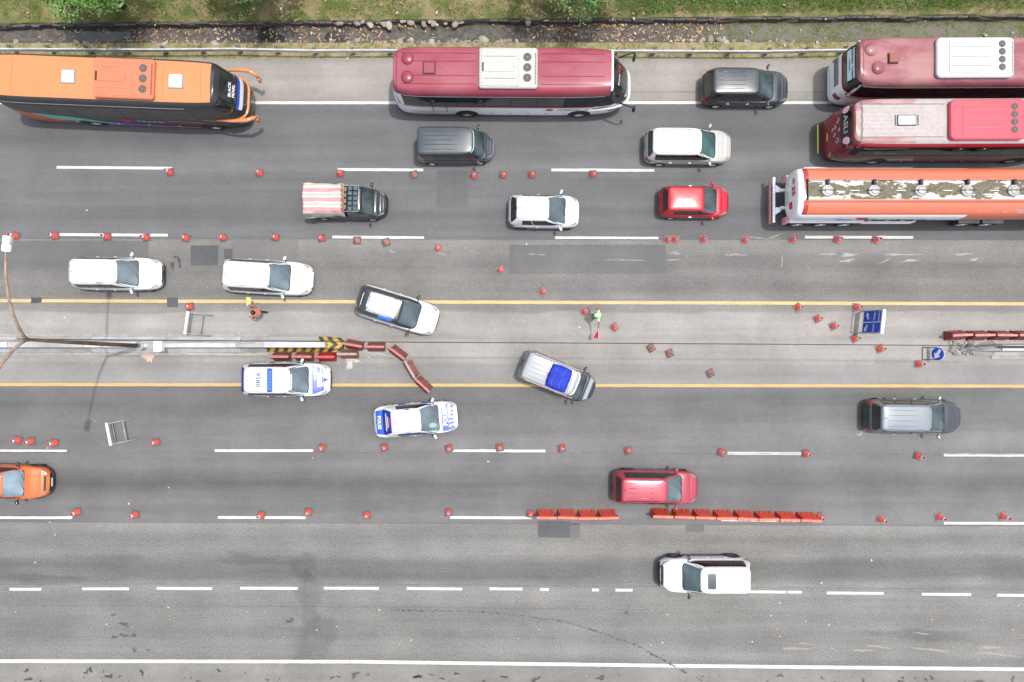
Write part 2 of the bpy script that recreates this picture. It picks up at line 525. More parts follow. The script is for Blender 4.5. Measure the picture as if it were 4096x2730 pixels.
# repairs in the asphalt
pm = [asphalt('asphalt_patch_%s' % k, c, grain=.2, streak=.05, mottle=.10) for k, c in
      (('dark', (.062, .064, .068)), ('mid', (.088, .087, .087)), ('grey', (.108, .105, .102)), ('black', (.045, .046, .048)), ('pale', (.158, .153, .145)), ('faint', (.077, .077, .079)))]
def patchq(x0, x1, y0, y1, k, parent, z=.0035, j=3, name='asphalt_patch'):
    mb = MB(); pts = []
    n = max(3, int((x1 - x0) / 14)); m_ = max(2, int((y1 - y0) / 14))
    for i in range(n): pts.append((x0 + (x1 - x0) * i / n, y0))
    for i in range(m_): pts.append((x1, y0 + (y1 - y0) * i / m_))
    for i in range(n): pts.append((x1 - (x1 - x0) * i / n, y1))
    for i in range(m_): pts.append((x0, y1 - (y1 - y0) * i / m_))
    vs = [tuple(P(a + dr.uniform(-j, j) * .35, b + dr.uniform(-j, j) * .35) + Vector((0, 0, z))) for a, b in pts]
    mb.add(vs, [tuple(reversed(range(len(vs))))])
    return mb.build(name, pm[k], parent)
patchq(-300, 594, 964, 1066, 1, lane3)
patchq(763, 872, 983, 1063, 0, lane3)
patchq(868, 908, 990, 1062, 2, lane3, .0025)
patchq(897, 931, 995, 1042, 0, lane3, .0055)
patchq(926, 1193, 958, 1130, 2, lane3, .0012)
patchq(2038, 2664, 980, 1096, 1, lane3, j=5)
patchq(1560, 1806, 1003, 1040, 2, lane3)
patchq(668, 713, 1191, 1229, 0, lane3, .009)
patchq(124, 168, 1190, 1213, 3, lane3, .009, 8)
patchq(1746, 1871, 684, 830, 5, road_u, .002)
patchq(2152, 2281, 2086, 2151, 0, old)
patchq(2279, 2319, 2092, 2152, 1, old, .005)
patchq(2743, 2815, 2096, 2128, 1, old, j=5)
patchq(3496, 3640, 1431, 1470, 4, med, j=5)

# stains, scrapes and soft dark patches with a shape of their own
def soft(name, col, strength, nscale=7.0):
    t = NT(name); at = t.node('ShaderNodeAttribute'); at.attribute_name = 'fade'
    n = t.noise(nscale, 5, rough=.7)
    f = t.math('ADD', at.outputs['Fac'], t.rng(n, .2, .8, -.45, .45, False))
    t.color(col); t.set(Roughness=.9, Specular_IOR_Level=.2)
    t.link(t.rng(f, .1, .7, 0, strength), t.b.inputs['Alpha'])
    MATS[name] = t.m
    return t.m
oil = soft('oil_stain', (.045, .043, .041), .95)
oil_soft = soft('faint_oil_stain', (.07, .068, .064), .6)
soft_dark = soft('broad_dark_patch', (.06, .06, .062), .17, .9)  # thin dark tone for broad patches that fade out at the rim
scr = soft('pale_scrape', (.30, .285, .265), .75, 10)
scr2 = soft('faint_scrape', (.27, .26, .24), .6, 10)
def blob(px, py, rx, ry, mat, parent, name='stain', z=.004, seed=0, rot=0, rough=.35):
    rr = random.Random(seed * 977 + int(px) * 13 + int(py)); n = 18; pts = []
    ph = [rr.uniform(0, 6.28) for _ in range(4)]
    for i in range(n):
        a = 2 * math.pi * i / n
        r = 1 + rough * (.5 * math.sin(2 * a + ph[0]) + .35 * math.sin(3 * a + ph[1]) + .3 * math.sin(5 * a + ph[2]) + .25 * math.sin(7 * a + ph[3]))
        x, y = rx * r * math.cos(a), ry * r * math.sin(a)
        c, s_ = math.cos(rot), math.sin(rot)
        for q in (1.25, .75, .35):
            pts.append(tuple(P(px + q * (x * c - y * s_), py + q * (x * s_ + y * c)) + Vector((0, 0, z))))
    pts.append(tuple(P(px, py) + Vector((0, 0, z)))); fs = []
    for i in range(n):
        j = (i + 1) % n
        fs += [(3 * i, 3 * i + 1, 3 * j + 1, 3 * j), (3 * i + 1, 3 * i + 2, 3 * j + 2, 3 * j + 1), (3 * i + 2, 3 * n, 3 * j + 2)]
    mb = MB(); mb.add(pts, fs); o = mb.build(name, mat, parent)
    o.data.attributes.new('fade', 'FLOAT', 'POINT').data.foreach_set('value', [0.0, .5, .9] * n + [1.0])
    return o
for q in [(705, 1030, 14, 6, .3), (690, 1062, 10, 16, .2), (718, 1050, 9, 22, 0)]: blob(q[0], q[1], q[2], q[3], oil_soft, lane3, rot=q[4], rough=.6)
for q in [(497, 2497, 16, 9), (497, 2543, 18, 6), (535, 2543, 16, 6), (457, 2549, 10, 8), (538, 2600, 9, 8), (455, 2460, 9, 6), (594, 2601, 8, 4), (1160, 2485, 14, 11), (2505, 2450, 7, 5)]:
    blob(*q, oil_soft, old, rough=.7)
for q in [(1215, 2270, 70, 60), (1235, 2400, 60, 110), (1265, 2560, 90, 110), (1000, 2240, 120, 30), (200, 2320, 260, 22), (3700, 2540, 200, 30)]: blob(*q, soft_dark, old, 'dark_patch', z=.0025, rough=.4)  # broad soft-edged darker areas on the old lanes
rs = random.Random(11)
for k in range(130):
    px = rs.uniform(20, 4090); r = rs.choice([4, 5, 6, 7, 9, 11])
    yb = 2655 + 33 * px / 4096
    blob(px, rs.uniform(yb + 20, yb + 120), r * rs.uniform(.7, 1.6), r * rs.uniform(.6, 1.2), rs.choice([oil, oil_soft, oil_soft]), out_sh, seed=k, rough=.8)
for q in [(3330, 1017, 40, 5, .0), (3390, 1019, 46, 8, -.05), (3390, 1043, 34, 5, -.25), (3600, 1019, 66, 5, .0), (3640, 1043, 36, 6, -.2), (3850, 1018, 36, 5, 0), (3895, 1040, 26, 5, -.1),
          (3128, 1045, 4, 24, .1), (3540, 1045, 20, 3, -.4), (2945, 1020, 40, 5, .06), (2700, 1014, 26, 6, -.1), (2690, 1041, 40, 3, .02), (2500, 1041, 70, 3, .02), (2160, 1020, 36, 2, 0),
          (3060, 955, 62, 4, .06), (3100, 945, 40, 3, -.3), (1570, 1008, 20, 4, .2), (1760, 1014, 24, 5, .2), (2130, 1018, 16, 4, 0)]:
    blob(q[0], q[1], q[2], q[3], scr2 if q[1] < 960 or q[0] < 3200 else scr, lane3 if q[1] > 960 else road_u, 'scrape', rot=q[4], rough=.7)
for q in [(2120, 1003, 30, 8), (3180, 2595, 60, 6), (3450, 2602, 50, 6), (3510, 2588, 55, 5), (3730, 2600, 70, 7), (3960, 2590, 60, 7), (3980, 2617, 75, 7), (3690, 2535, 30, 4), (3220, 2575, 30, 4)]:
    if q[1] > 2000: blob(*q, scr2, old, 'scrape', rot=.08, rough=.6)
blob(3462, 1722, 26, 9, scr, road_l, 'scrape', rot=-.2, rough=.9)
blob(3440, 1738, 14, 5, scr, road_l, 'scrape', rough=.9)
blob(1398, 1452, 20, 26, soft('spilled_cement', (.34, .32, .295), .95), med, 'cement_spill', z=.0045, rough=.6)
blob(1418, 1440, 22, 12, MATS['spilled_cement'], med, 'cement_spill', z=.0052, rough=.8)
# curved dark scuff trail across the old lanes
mb = MB(); pts = [(1560, 2441), (1750, 2444), (1950, 2450), (2120, 2468), (2270, 2490), (2400, 2530), (2540, 2580), (2670, 2650), (2800, 2722), (2900, 2790)]
rs = random.Random(3)
for (xa, ya), (xb, yb) in zip(pts, pts[1:]):
    n = int(math.hypot(xb - xa, yb - ya) / 7)
    for i in range(n):
        u = i / n; px, py = xa + (xb - xa) * u, ya + (yb - ya) * u
        if rs.random() < .25: continue
        c = P(px + rs.uniform(-2, 2), py + rs.uniform(-2.5, 2.5)); r = rs.uniform(.02, .055)
        if px > 2600: r *= 1.3
        mb.add([tuple(c + Vector((r * 1.4 * math.cos(k * 1.05), r * math.sin(k * 1.05), .006))) for k in range(6)], [tuple(range(6))])
mb.build('scuff_trail', M('scuff_rubber', (.075, .073, .068), .9, var=.2), old)
# scraps of litter and pebbles lying on the road
lit = [M('litter_white', (.28, .28, .27), .8), M('litter_pale_green', (.2, .32, .21), .8), M('litter_tan', (.3, .22, .13), .8), M('litter_grey', (.35, .34, .33), .8)]
rs = random.Random(21)
mbs = [MB() for _ in lit]
for k in range(150):
    px, py = rs.uniform(0, 4096), rs.choice([rs.uniform(240, 2720), rs.uniform(1230, 1460), rs.uniform(2400, 2640)])
    i = rs.choice([0, 0, 0, 1, 2, 3, 3]); c = P(px, py); r = rs.choice([.015, .02, .02, .03, .045]); a = rs.uniform(0, 3.1)
    h = rs.uniform(.006, .02)
    m_ = Matrix.Translation((c.x, c.y, .006)) @ Matrix.Rotation(a, 4, 'Z')
    mbs[i].box(-r * rs.uniform(.7, 1.6), r, -r * .7, r * .8, 0, h, m_)
for i, mb in enumerate(mbs):
    tag(mb.build('litter', lit[i]), ['scattered white paper scraps on the road', 'scattered pale green scraps on the road', 'scattered tan crumbs on the road', 'scattered grey pebbles on the road'][i], 'litter', kind='stuff')
# ================================================================ verge, drain, bank, guardrail, trees
def verge_mat():
    t = NT('dry_grass_verge')
    n = t.noise(2.2, 6, rough=.7); n2 = t.noise(9, 5, off=3, rough=.75); n3 = t.noise(24, 3, off=8)
    c = t.mix(t.rng(n, .42, .62), (.215, .175, .105), (.125, .13, .05))
    c = t.mix(t.rng(n2, .5, .68, 0, .7), c, (.075, .10, .025))
    c = t.mix(t.rng(n3, .6, .72, 0, .6), c, (.30, .26, .20))
    t.color(c); t.set(Roughness=1.0, Specular_IOR_Level=.1); t.bump(n2, .6, .05)
    return t.m
def bank_mat():
    t = NT('grass_bank_soil')
    n = t.noise(.9, 6, rough=.7); n2 = t.noise(6, 5, off=3, rough=.75)
    c = t.mix(t.rng(n, .40, .6), (.17, .135, .075), (.07, .085, .025))
    c = t.mix(t.rng(n2, .5, .66, 0, .7), c, (.045, .08, .014))
    t.color(c); t.set(Roughness=1.0, Specular_IOR_Level=.1); t.bump(n2, .6, .06)
    return t.m
def mud_mat():
    t = NT('drain_mud')
    sep = t.node('ShaderNodeSeparateXYZ'); t.link(t.pos(), sep.inputs[0])
    n = t.noise(3, 6, rough=.7); n2 = t.noise(14, 4, off=4)
    c = t.mix(t.rng(n, .35, .65), (.045, .041, .037), (.092, .083, .072))
    c = t.mix(t.rng(n2, .55, .7, 0, .5), c, (.12, .105, .085))
    right = t.rng(sep.outputs[0], 8, 15)            # dry, with weeds, to the right
    weeds = t.math('MULTIPLY', right, t.rng(t.noise(4, 5, off=2), .47, .62))
    c = t.mix(right, c, (.105, .094, .078))
    c = t.mix(weeds, c, (.07, .09, .03))
    t.color(c); t.set(Roughness=.9, Specular_IOR_Level=.2); t.bump(n, .5, .05)
    return t.m
# cross section of the land above the shoulder: (photo y left, photo y right, z)
def prof_line(lst):
    return [(yline(a, b), z) for a, b, z in lst]
def land(name, lines, mat, n=260, x0=-40, x1=45, jit=.03, sub=4):
    mb = MB(); rr = random.Random(len(name)); vs = []; fs = []
    rows = []
    for k in range(len(lines) - 1):
        for s_ in range(sub):
            rows.append((lines[k], lines[k + 1], s_ / sub))
    rows.append((lines[-1], lines[-1], 0))
    for (la, lb, u) in rows:
        for i in range(n + 1):
            x = x0 + (x1 - x0) * i / n
            y = la[0](x) * (1 - u) + lb[0](x) * u; z = la[1] * (1 - u) + lb[1] * u
            e = 0 if u == 0 else 1
            w = .05 * math.sin(x * 1.3 + 2) + .03 * math.sin(x * 3.1)
            vs.append((x, y + w * e + rr.uniform(-jit, jit) * e, z + rr.uniform(-jit, jit) * .6 * e))
    for j in range(len(rows) - 1):
        for i in range(n):
            a = j * (n + 1) + i
            fs.append((a, a + 1, a + n + 2, a + n + 1))
    mb.add(vs, fs)
    return tag(mb.build(name, mat, None, True), kind='structure')
V0 = (yline(240, 240), -.004); V1 = (yline(200, 200), .02); V2 = (yline(172, 168), -.03)
W1 = (yline(163, 152), -.32); W2 = (yline(108, 72), -.34)
K0 = (yline(104, 66), -.34); K1 = (yline(100, 62), .10)
land('verge', [V0, V1, V2], verge_mat())
mud = land('drain_bed', [V2, W1, W2, (yline(103, 65), .02), (yline(98, 60), .12)], mud_mat())
bank = land('grass_bank', [(yline(99, 61), .10), (yline(60, 30), .18), (yline(-60, -90), .45), (yline(-600, -600), 1.2)], bank_mat(), n=200)
# masonry lip of the drain, built of separate blocks
lipm = [M('drain_stone_dark', (.07, .065, .058), .95, var=.3, vscale=3), M('drain_stone_grey', (.085, .08, .074), .95, var=.3, vscale=3)]
rs = random.Random(8)
lip = thing('drain_wall', 'dark low stone wall between the drain and the grass bank', 'wall', (0, 17.0, -.34))
x = -36.0; k = 0
while x < 40:
    w = rs.uniform(.25, .8)
    gap = (-6.2 < x < -1.2) or (11.5 < x < 12.6)
    if not gap:
        y0 = yline(107, 70)(x) - 17.0
        me = MB().rbox(-w / 2 + .008, w / 2 - .008, 0, rs.uniform(.07, .15), 0, .42 + rs.uniform(-.06, .04), .03, .05, seg=2)
        me.build('block', lipm[k % 2], lip, loc=(x + w / 2, y0 + rs.uniform(-.05, .03), 0)).rotation_euler = (0, 0, rs.uniform(-.06, .06))
    x += w; k += 1
# standing water
t = NT('drain_water'); n_ = t.noise(2, 4)
t.color(t.mix(t.rng(n_, .4, .7), (.02, .022, .024), (.045, .042, .036))); t.set(Roughness=.08, Specular_IOR_Level=.6)
t.bump(t.noise(5, 3), .08, .01)
def pool(pts, name='puddle'):
    mb = MB(); n = len(pts)
    mb.add([tuple(P(a, b) * 1.0) for a, b in pts], [tuple(reversed(range(n)))])
    mb.v = [(a, b, -.295) for a, b, c in mb.v]
    return tag(mb.build(name, t.m), kind='structure')
pool([(245, 120), (300, 113), (380, 112), (470, 113), (520, 122), (510, 140), (440, 158), (360, 163), (290, 158), (250, 145)])
pool([(860, 112), (950, 104), (1060, 103), (1090, 118), (1140, 140), (1130, 160), (1020, 166), (920, 168), (870, 150)])
pool([(1305, 120), (1350, 112), (1375, 122), (1385, 140), (1395, 158), (1340, 164), (1300, 158), (1290, 140)])

# rough stones along the drain
def stone_mesh(seed):
    rr = random.Random(seed); mb = MB(); rows = []
    for i in range(1, 4):
        ph = math.pi * i / 4.6; rows.append([(math.sin(ph) * math.cos(2 * math.pi * k / 7) * rr.uniform(.8, 1.15), math.sin(ph) * math.sin(2 * math.pi * k / 7) * rr.uniform(.8, 1.15), math.cos(ph) * .9) for k in range(7)])
    vs = [(0, 0, .85)] + [p for r_ in rows for p in r_]; fs = [(0, 1 + k, 1 + (k + 1) % 7) for k in range(7)]
    for r_ in range(2):
        for k in range(7):
            j = (k + 1) % 7; fs.append((1 + r_ * 7 + k, 1 + (r_ + 1) * 7 + k, 1 + (r_ + 1) * 7 + j, 1 + r_ * 7 + j))
    mb.add(vs, fs)
    return mb
smats = [M('stone_pale', (.24, .22, .19), .95, var=.2), M('stone_grey', (.15, .145, .135), .95, var=.25), M('stone_tan', (.2, .17, .125), .95, var=.25)]
smesh = [stone_mesh(i).mesh('stone', smats[i % 3]) for i in range(9)]
rs = random.Random(14)
sroot = thing('stone_edging', 'row of rough pale stones along the near side of the drain', 'stones', (0, 16.3, -.1))
def stone(px, py, r, z=-.06, root=None, oy=16.3, oz=-.1):
    o = link('stone', rs.choice(smesh), root or sroot); p = P(px, py)
    o.location = (p.x, p.y - oy, z - oz); o.scale = (r * rs.uniform(.8, 1.5), r * rs.uniform(.7, 1.0), r * rs.uniform(.4, .6)); o.rotation_euler = (0, 0, rs.uniform(0, 6.28))
for k in range(130):
    px = rs.choice([rs.uniform(0, 900), rs.uniform(1000, 1560), rs.uniform(1560, 2100), rs.uniform(1560, 2050), rs.uniform(2700, 3200)])
    py = yline(171, 163)(0); yy = 172 + (-9) * px / 4096
    stone(px, yy + rs.uniform(-9, 12), rs.choice([.07, .09, .11, .14, .18]) * rs.uniform(.8, 1.2))
sroot2 = thing('bank_stones', 'loose stones where the far drain wall has crumbled', 'stones', (0, 17.2, 0))
for k in range(44):
    px = rs.uniform(1330, 1860); stone(px, 92 + rs.uniform(-14, 12) - 6 * (px > 1600), rs.choice([.08, .1, .14, .2]), .0, sroot2, 17.2, 0)
for q in [(2112, 78, .24), (2112, 93, .2), (2110, 120, .12), (1363, 66, .22), (1384, 70, .17), (1365, 92, .18), (1455, 82, .2), (1555, 102, .2), (1735, 97, .18), (1695, 97, .16), (1820, 100, .18), (2870, 60, .2), (3300, 50, .22), (3515, 58, .2)]:
    stone(q[0], q[1], q[2], .02, sroot2, 17.2, 0)

# grass blades, leaf litter and rubbish: masses
def blades(name, label, n, xr, yf, hr, mats, seed, zf, wr=(.008, .016), clump=None):
    rr = random.Random(seed); mbs = [MB() for _ in mats]
    for k in range(n):
        x = rr.uniform(*xr); y = yf(x, rr)
        if clump and not clump(x, y, rr): continue
        z = zf(x, y); h = rr.uniform(*hr); a = rr.uniform(0, 6.28); w = rr.uniform(*wr); ln = rr.uniform(.5, 1.3) * h
        dx, dy = math.cos(a), math.sin(a); px_, py_ = -dy * w, dx * w
        mbs[int(rr.random() ** 1.3 * len(mats))].add([(x + px_, y + py_, z), (x - px_, y - py_, z), (x - px_ * .8 + dx * ln * .5, y - py_ * .8 + dy * ln * .5, z + h * .8), (x + px_ * .8 + dx * ln * .5, y + py_ * .8 + dy * ln * .5, z + h * .8), (x + dx * ln, y + dy * ln, z + h * .75)], [(0, 1, 2, 3), (3, 2, 4)])
    mb = MB(); idx = []
    for i, m_ in enumerate(mbs): mb.add(m_.v, m_.f); idx += [i] * len(m_.f)
    me = mb.mesh(name, None)
    for m_ in mats: me.materials.append(m_)
    me.polygons.foreach_set('material_index', idx); me.update()
    return tag(link(name, me), label, 'grass', kind='stuff')
gm = [M('grass_green', (.068, .13, .024), .9, var=.3, vscale=1.2), M('grass_dark', (.042, .088, .017), .9, var=.3, vscale=1.2), M('grass_yellow', (.12, .115, .035), .9, var=.3), M('grass_straw', (.19, .145, .07), .9, var=.2)]
from mathutils import noise as mnoise
def ck(scale, thr):
    return lambda x, y, rr: mnoise.noise(Vector((x * scale, y * scale, 3.3))) + rr.uniform(-.25, .25) > thr
bz = lambda x, y: .1 + .35 * max(0, min(1, (y - 17.3) / 2.2))
blades('bank_grass', 'short green grass growing on the bank above the drain', 26000, (-28.5, 8), lambda x, r: yline(99, 61)(x) + r.random() ** .8 * 2.6, (.04, .10), [gm[1], gm[0], gm[2], gm[3]], 1, bz, clump=ck(.9, .02))
blades('tall_bank_grass', 'dense bright green grass on the bank behind the right buses', 26000, (6, 29.5), lambda x, r: yline(88, 46)(x) + r.random() ** .8 * 2.3, (.09, .22), [gm[0], gm[0], gm[1], gm[2]], 2, bz, clump=lambda x, y, rr: (y - yline(80, 40)(x)) + rr.uniform(-.2, .5) + .4 * mnoise.noise(Vector((x, y, 1))) > .0)
blades('verge_grass', 'tufts of dry grass along the guardrail', 15000, (-28.5, 29.5), lambda x, r: r.uniform(15.45, 16.4), (.03, .09), [gm[3], gm[2], gm[0], gm[3]], 3, lambda x, y: 0.0, clump=ck(1.6, .10))
blades('drain_weeds', 'sparse weeds in the dry right end of the drain', 5200, (9, 29.5), lambda x, r: yline(165, 152)(x) + r.random() * 1.15, (.03, .07), [gm[1], gm[2], gm[3]], 4, lambda x, y: -.33, clump=ck(1.3, .02))
lf = [M('dead_leaf_tan', (.27, .17, .10), .8, var=.25, vscale=2), M('dead_leaf_brown', (.20, .105, .062), .8, var=.25, vscale=2), M('dead_leaf_pale', (.34, .22, .12), .8, var=.2, vscale=2)]
rs = random.Random(31); mb = MB(); idx = []
def leaf(x, y, z, L, w, a, k):
    c, s_ = math.cos(a), math.sin(a)
    loc = [(-L, 0, 0), (-L * .35, w, .012), (L * .4, w * .9, .015), (L, 0, .005), (L * .4, -w * .9, .012), (-L * .35, -w, .01)]
    mb.add([(x + p * c - q * s_, y + p * s_ + q * c, z + r_) for p, q, r_ in loc], [tuple(range(6))]); idx.append(k)
for k in range(520):
    px = rs.choice([rs.uniform(480, 1000), rs.uniform(960, 1660), rs.uniform(2150, 2850), rs.uniform(2150, 2900), rs.uniform(0, 4000)])
    top, bot = 108 - 36 * px / 4096, 166 - 12 * px / 4096
    u = rs.choice([rs.random(), rs.random() ** 3, 1 - rs.random() ** 3])
    if px > 2900 and rs.random() < .8: continue
    p = P(px, top + (bot - top) * u)
    leaf(p.x, p.y, -.28, rs.uniform(.07, .15), rs.uniform(.022, .042), rs.uniform(0, 6.28), rs.choice([0, 0, 1, 2]))
for k in range(70):
    p = P(rs.uniform(100, 2900), rs.uniform(0, 90)); leaf(p.x, p.y, bz(p.x, p.y) + .06, rs.uniform(.08, .17), rs.uniform(.025, .045), rs.uniform(0, 6.28), rs.choice([0, 1]))
me = mb.mesh('leaf_litter', None)
for m_ in lf: me.materials.append(m_)
me.polygons.foreach_set('material_index', idx); me.update()
tag(link('leaf_litter', me), 'fallen tan leaves lying in the drain', 'leaves', kind='stuff')
rs = random.Random(41); mb = MB()
for k in range(120):
    px = rs.uniform(0, 4096); py = rs.choice([rs.uniform(105, 170), rs.uniform(150, 235), rs.uniform(200, 240), rs.uniform(10, 90)]); p = P(px, py); r = rs.choice([.03, .04, .05, .08])
    z = -.27 if 110 < py < 155 else (.03 if py > 155 else bz(p.x, p.y) + .05)
    mb.rbox(-r, r * rs.uniform(.6, 1.3), -r * .6, r * .7, 0, r * .6, r * .12, r * .3, Matrix.Translation((p.x, p.y, z)) @ Euler((rs.uniform(-.3, .3), rs.uniform(-.3, .3), rs.uniform(0, 3))).to_matrix().to_4x4(), seg=1)
tag(mb.build('drain_litter', lit[0]), 'small white rubbish scattered along the drain and verge', 'litter', kind='stuff')

# guardrail: two-wave beam in sections, with posts
galv = M('galvanised_steel', (.36, .365, .365), .6, .0, var=.18, vscale=1.5, dirt=.35)
galv_d = M('weathered_steel', (.22, .225, .22), .6, .4, var=.25, vscale=2)
gr = thing('guardrail', 'galvanised steel guardrail running along the top of the upper shoulder', 'guardrail', (0, 15.62, 0))
prof = [(-.02, .78), (.035, .755), (.045, .70), (.0, .655), (-.01, .62), (.0, .585), (.045, .54), (.035, .485), (-.02, .46)]
xs = [-34 + 4.0 * i for i in range(18)]
rs = random.Random(6)
yoff = [((NY - (197 if x < -10 else 203 if x < 10 else 207 if x < 16 else 200)) * S * (1 - .7 / CAMH)) - 15.62 + rs.uniform(-.03, .03) for x in xs]
for i in range(len(xs) - 1):
    mb = MB()
    vs = []
    for x, y in ((xs[i] - .12, yoff[i]), (xs[i + 1] + .12, yoff[i + 1])):
        for dy, z in prof: vs.append((x, y - dy - .006 * (i % 2), z))
        for dy, z in reversed(prof): vs.append((x, y - dy + .008 - .006 * (i % 2), z))
    n = len(prof) * 2; fs = [(k, (k + 1) % n, n + (k + 1) % n, n + k) for k in range(n)] + [tuple(range(n)), tuple(reversed(range(n, 2 * n)))]
    mb.add(vs, fs); mb.build('rail', galv, gr)
    for x, y in ((xs[i] + .0, yoff[i]), (xs[i] + 2.0, (yoff[i] + yoff[i + 1]) / 2)):
        MB().box(-.06, .06, .055, .07, -.3, .82).box(-.06, -.05, .07, .20, -.3, .82).box(.05, .06, .07, .20, -.3, .82).build('post', galv_d, gr, loc=(x, y, 0))
        MB().box(-.05, .05, .0, .055, .5, .74).build('spacer', galv_d, gr, loc=(x, y, 0))

# trees on the bank: only the fringe of three crowns reaches into view
bark = M('bark', (.12, .095, .07), .95, var=.3, vscale=5)
lfm = [M('leaf_bright', (.085, .17, .03), .55, var=.25, vscale=1), M('leaf_mid', (.055, .12, .022), .55, var=.25, vscale=1), M('leaf_deep', (.032, .075, .016), .6, var=.25, vscale=1)]
def tree(x, y, z0, r, hc, label, seed, nl=9500):
    rr = random.Random(seed); root = thing('broadleaf_tree', label, 'tree', (x, y, z0), group='trees on the bank')
    tr = MB(); tr.tube([(0, 0, -.2), (.05, .03, .8), (-.03, .06, 1.7), (.02, 0, hc - .6)], [.17, .14, .11, .08], 8)
    ends = []
    for k in range(11):
        a = 2 * math.pi * k / 11 + rr.uniform(-.3, .3); L = r * rr.uniform(.5, .85); zz = hc + rr.uniform(-.6, 1.5)
        m_ = (math.cos(a) * L * .5, math.sin(a) * L * .5, hc * .75 + (zz - hc) * .5); e = (math.cos(a) * L, math.sin(a) * L, zz)
        tr.tube([(0, 0, hc * .55 + .06 * k), m_, e], [.06, .04, .018], 6); ends.append(Vector(e)); ends.append(Vector(m_))
    tr.build('trunk', bark, root, True)
    clumps = []
    for k in range(64):
        a = rr.uniform(0, 6.28); q = math.sqrt(rr.random()) * r; zz = hc + rr.uniform(-.8, 1.7) * (1.05 - .6 * q / r)
        clumps.append((Vector((q * math.cos(a), q * math.sin(a), zz)), rr.uniform(.3, .6)))
    clumps += [(e, rr.uniform(.3, .5)) for e in ends]
    mbs = [MB() for _ in lfm]
    for k in range(nl):
        c, cr = rr.choice(clumps); d = Vector((rr.gauss(0, 1), rr.gauss(0, 1), rr.gauss(0, .8)))
        p = c + d * cr * .55; a = rr.uniform(0, 6.28); L = rr.uniform(.11, .2); w = L * rr.uniform(.2, .28); tilt = rr.uniform(-.9, .5)
        ax = Vector((math.cos(a) * math.cos(tilt), math.sin(a) * math.cos(tilt), math.sin(tilt))); sd = Vector((-math.sin(a), math.cos(a), rr.uniform(-.5, .5))) * w
        mbs[min(2, int(rr.random() * 3))].add([p, p + ax * L * .4 + sd, p + ax * L, p + ax * L * .4 - sd], [(0, 1, 2, 3)])
    mb = MB(); idx = []
    for i, q in enumerate(mbs): mb.add(q.v, q.f); idx += [i] * len(q.f)
    me = mb.mesh('crown', None)
    for m_ in lfm: me.materials.append(m_)
    me.polygons.foreach_set('material_index', idx); me.update()
    link('crown', me, root)
tree(-20.3, 18.15, .4, 2.3, 3.6, 'leafy tree at the top left corner above the orange bus', 1)
tree(-12.3, 18.85, .5, 2.3, 3.6, 'leafy tree at the top edge between the orange and white buses', 2)
tree(3.6, 18.8, .5, 2.7, 3.6, 'leafy tree at the top edge above the front of the maroon roofed bus', 3)
# ================================================================ median, lamp post, cable
conc = M('concrete_pale', (.24, .237, .228), .9, var=.16, vscale=1.6, dirt=.5)
conc_w = M('whitewashed_concrete', (.31, .312, .308), .85, var=.12, vscale=1.6, dirt=.5)
conc_g = M('concrete_kerb', (.21, .207, .198), .95, var=.18, vscale=2, dirt=.4)
def chevron():
    t = NT('yellow_black_chevrons')
    sep = t.node('ShaderNodeSeparateXYZ'); t.link(t.objpos(), sep.inputs[0])
    ay = t.math('ABSOLUTE', sep.outputs[1])
    u = t.math('FRACT', t.math('MULTIPLY', t.math('ADD', sep.outputs[0], t.math('MULTIPLY', ay, 1.0)), 2.1))
    k = t.math('GREATER_THAN', u, .5)
    w = t.rng(t.noise(7, 5, src=t.objpos()), .5, .75, 0, .35)
    side = t.math('MULTIPLY', t.math('GREATER_THAN', sep.outputs[1], .0), t.math('LESS_THAN', sep.outputs[0], -9.9))
    t.color(t.mix(side, t.mix(w, t.mix(k, (.03, .03, .03), (.36, .22, .03)), (.25, .24, .22)), (.26, .255, .245))); t.set(Roughness=.8)
    return t.m
chev = chevron()
JP = [(-.42, 0), (-.42, .09), (-.22, .32), (-.15, .86), (.15, .86), (.22, .32), (.42, .09), (.42, 0)]
def jersey(x0, x1, prof=JP):
    mb = MB(); n = len(prof)
    vs = [(x, y, z) for x in (x0, x1) for y, z in prof]
    mb.add(vs, [(k, (k + 1) % n, n + (k + 1) % n, n + k) for k in range(n)] + [tuple(range(n)), tuple(reversed(range(n, 2 * n)))])
    return mb
mb_l = thing('median_barrier', 'long pale concrete median barrier at left ending in yellow and black chevrons', 'barrier', (0, .12, 0))
xs = [-62 + 4.0 * i for i in range(13)] + [-12.6]
for i in range(len(xs) - 1):
    jersey(xs[i] + .012, xs[i + 1] - .012).build('segment', conc_w if i % 3 else conc, mb_l)
jersey(-12.58, -9.3, [(-.42, 0), (-.42, .10), (-.24, .34), (-.17, .60), (.17, .60), (.24, .34), (.42, .10), (.42, 0)]).build('chevron_end', chev, mb_l)
MB().rbox(-12.6, -9.35, -.16, .16, .602, .88, .02, .03).build('cap', conc_w, mb_l)
e = MB(); e.add([(-9.29, -.42, 0), (-8.55, -.34, 0), (-8.55, .34, 0), (-9.29, .42, 0), (-9.29, -.2, .55), (-8.62, -.2, .12), (-8.62, .2, .12), (-9.29, .2, .55)], [(0, 3, 2, 1), (4, 5, 6, 7), (0, 1, 5, 4), (1, 2, 6, 5), (2, 3, 7, 6), (3, 0, 4, 7)]); e.build('nose', chev, mb_l)
for s_ in (1, -1):
    for i in range(len(xs) - 1):
        MB().box(xs[i] + .01, xs[i + 1] - .01, min(s_ * .43, s_ * .56), max(s_ * .43, s_ * .56), 0, .035).build('kerb', conc_g, mb_l)
mb_r = thing('median_barrier', 'whitewashed concrete median barrier at right with a shattered end', 'barrier', (0, -.06, 0))
xs = [26.1, 29.0, 33, 37, 41, 45, 49]
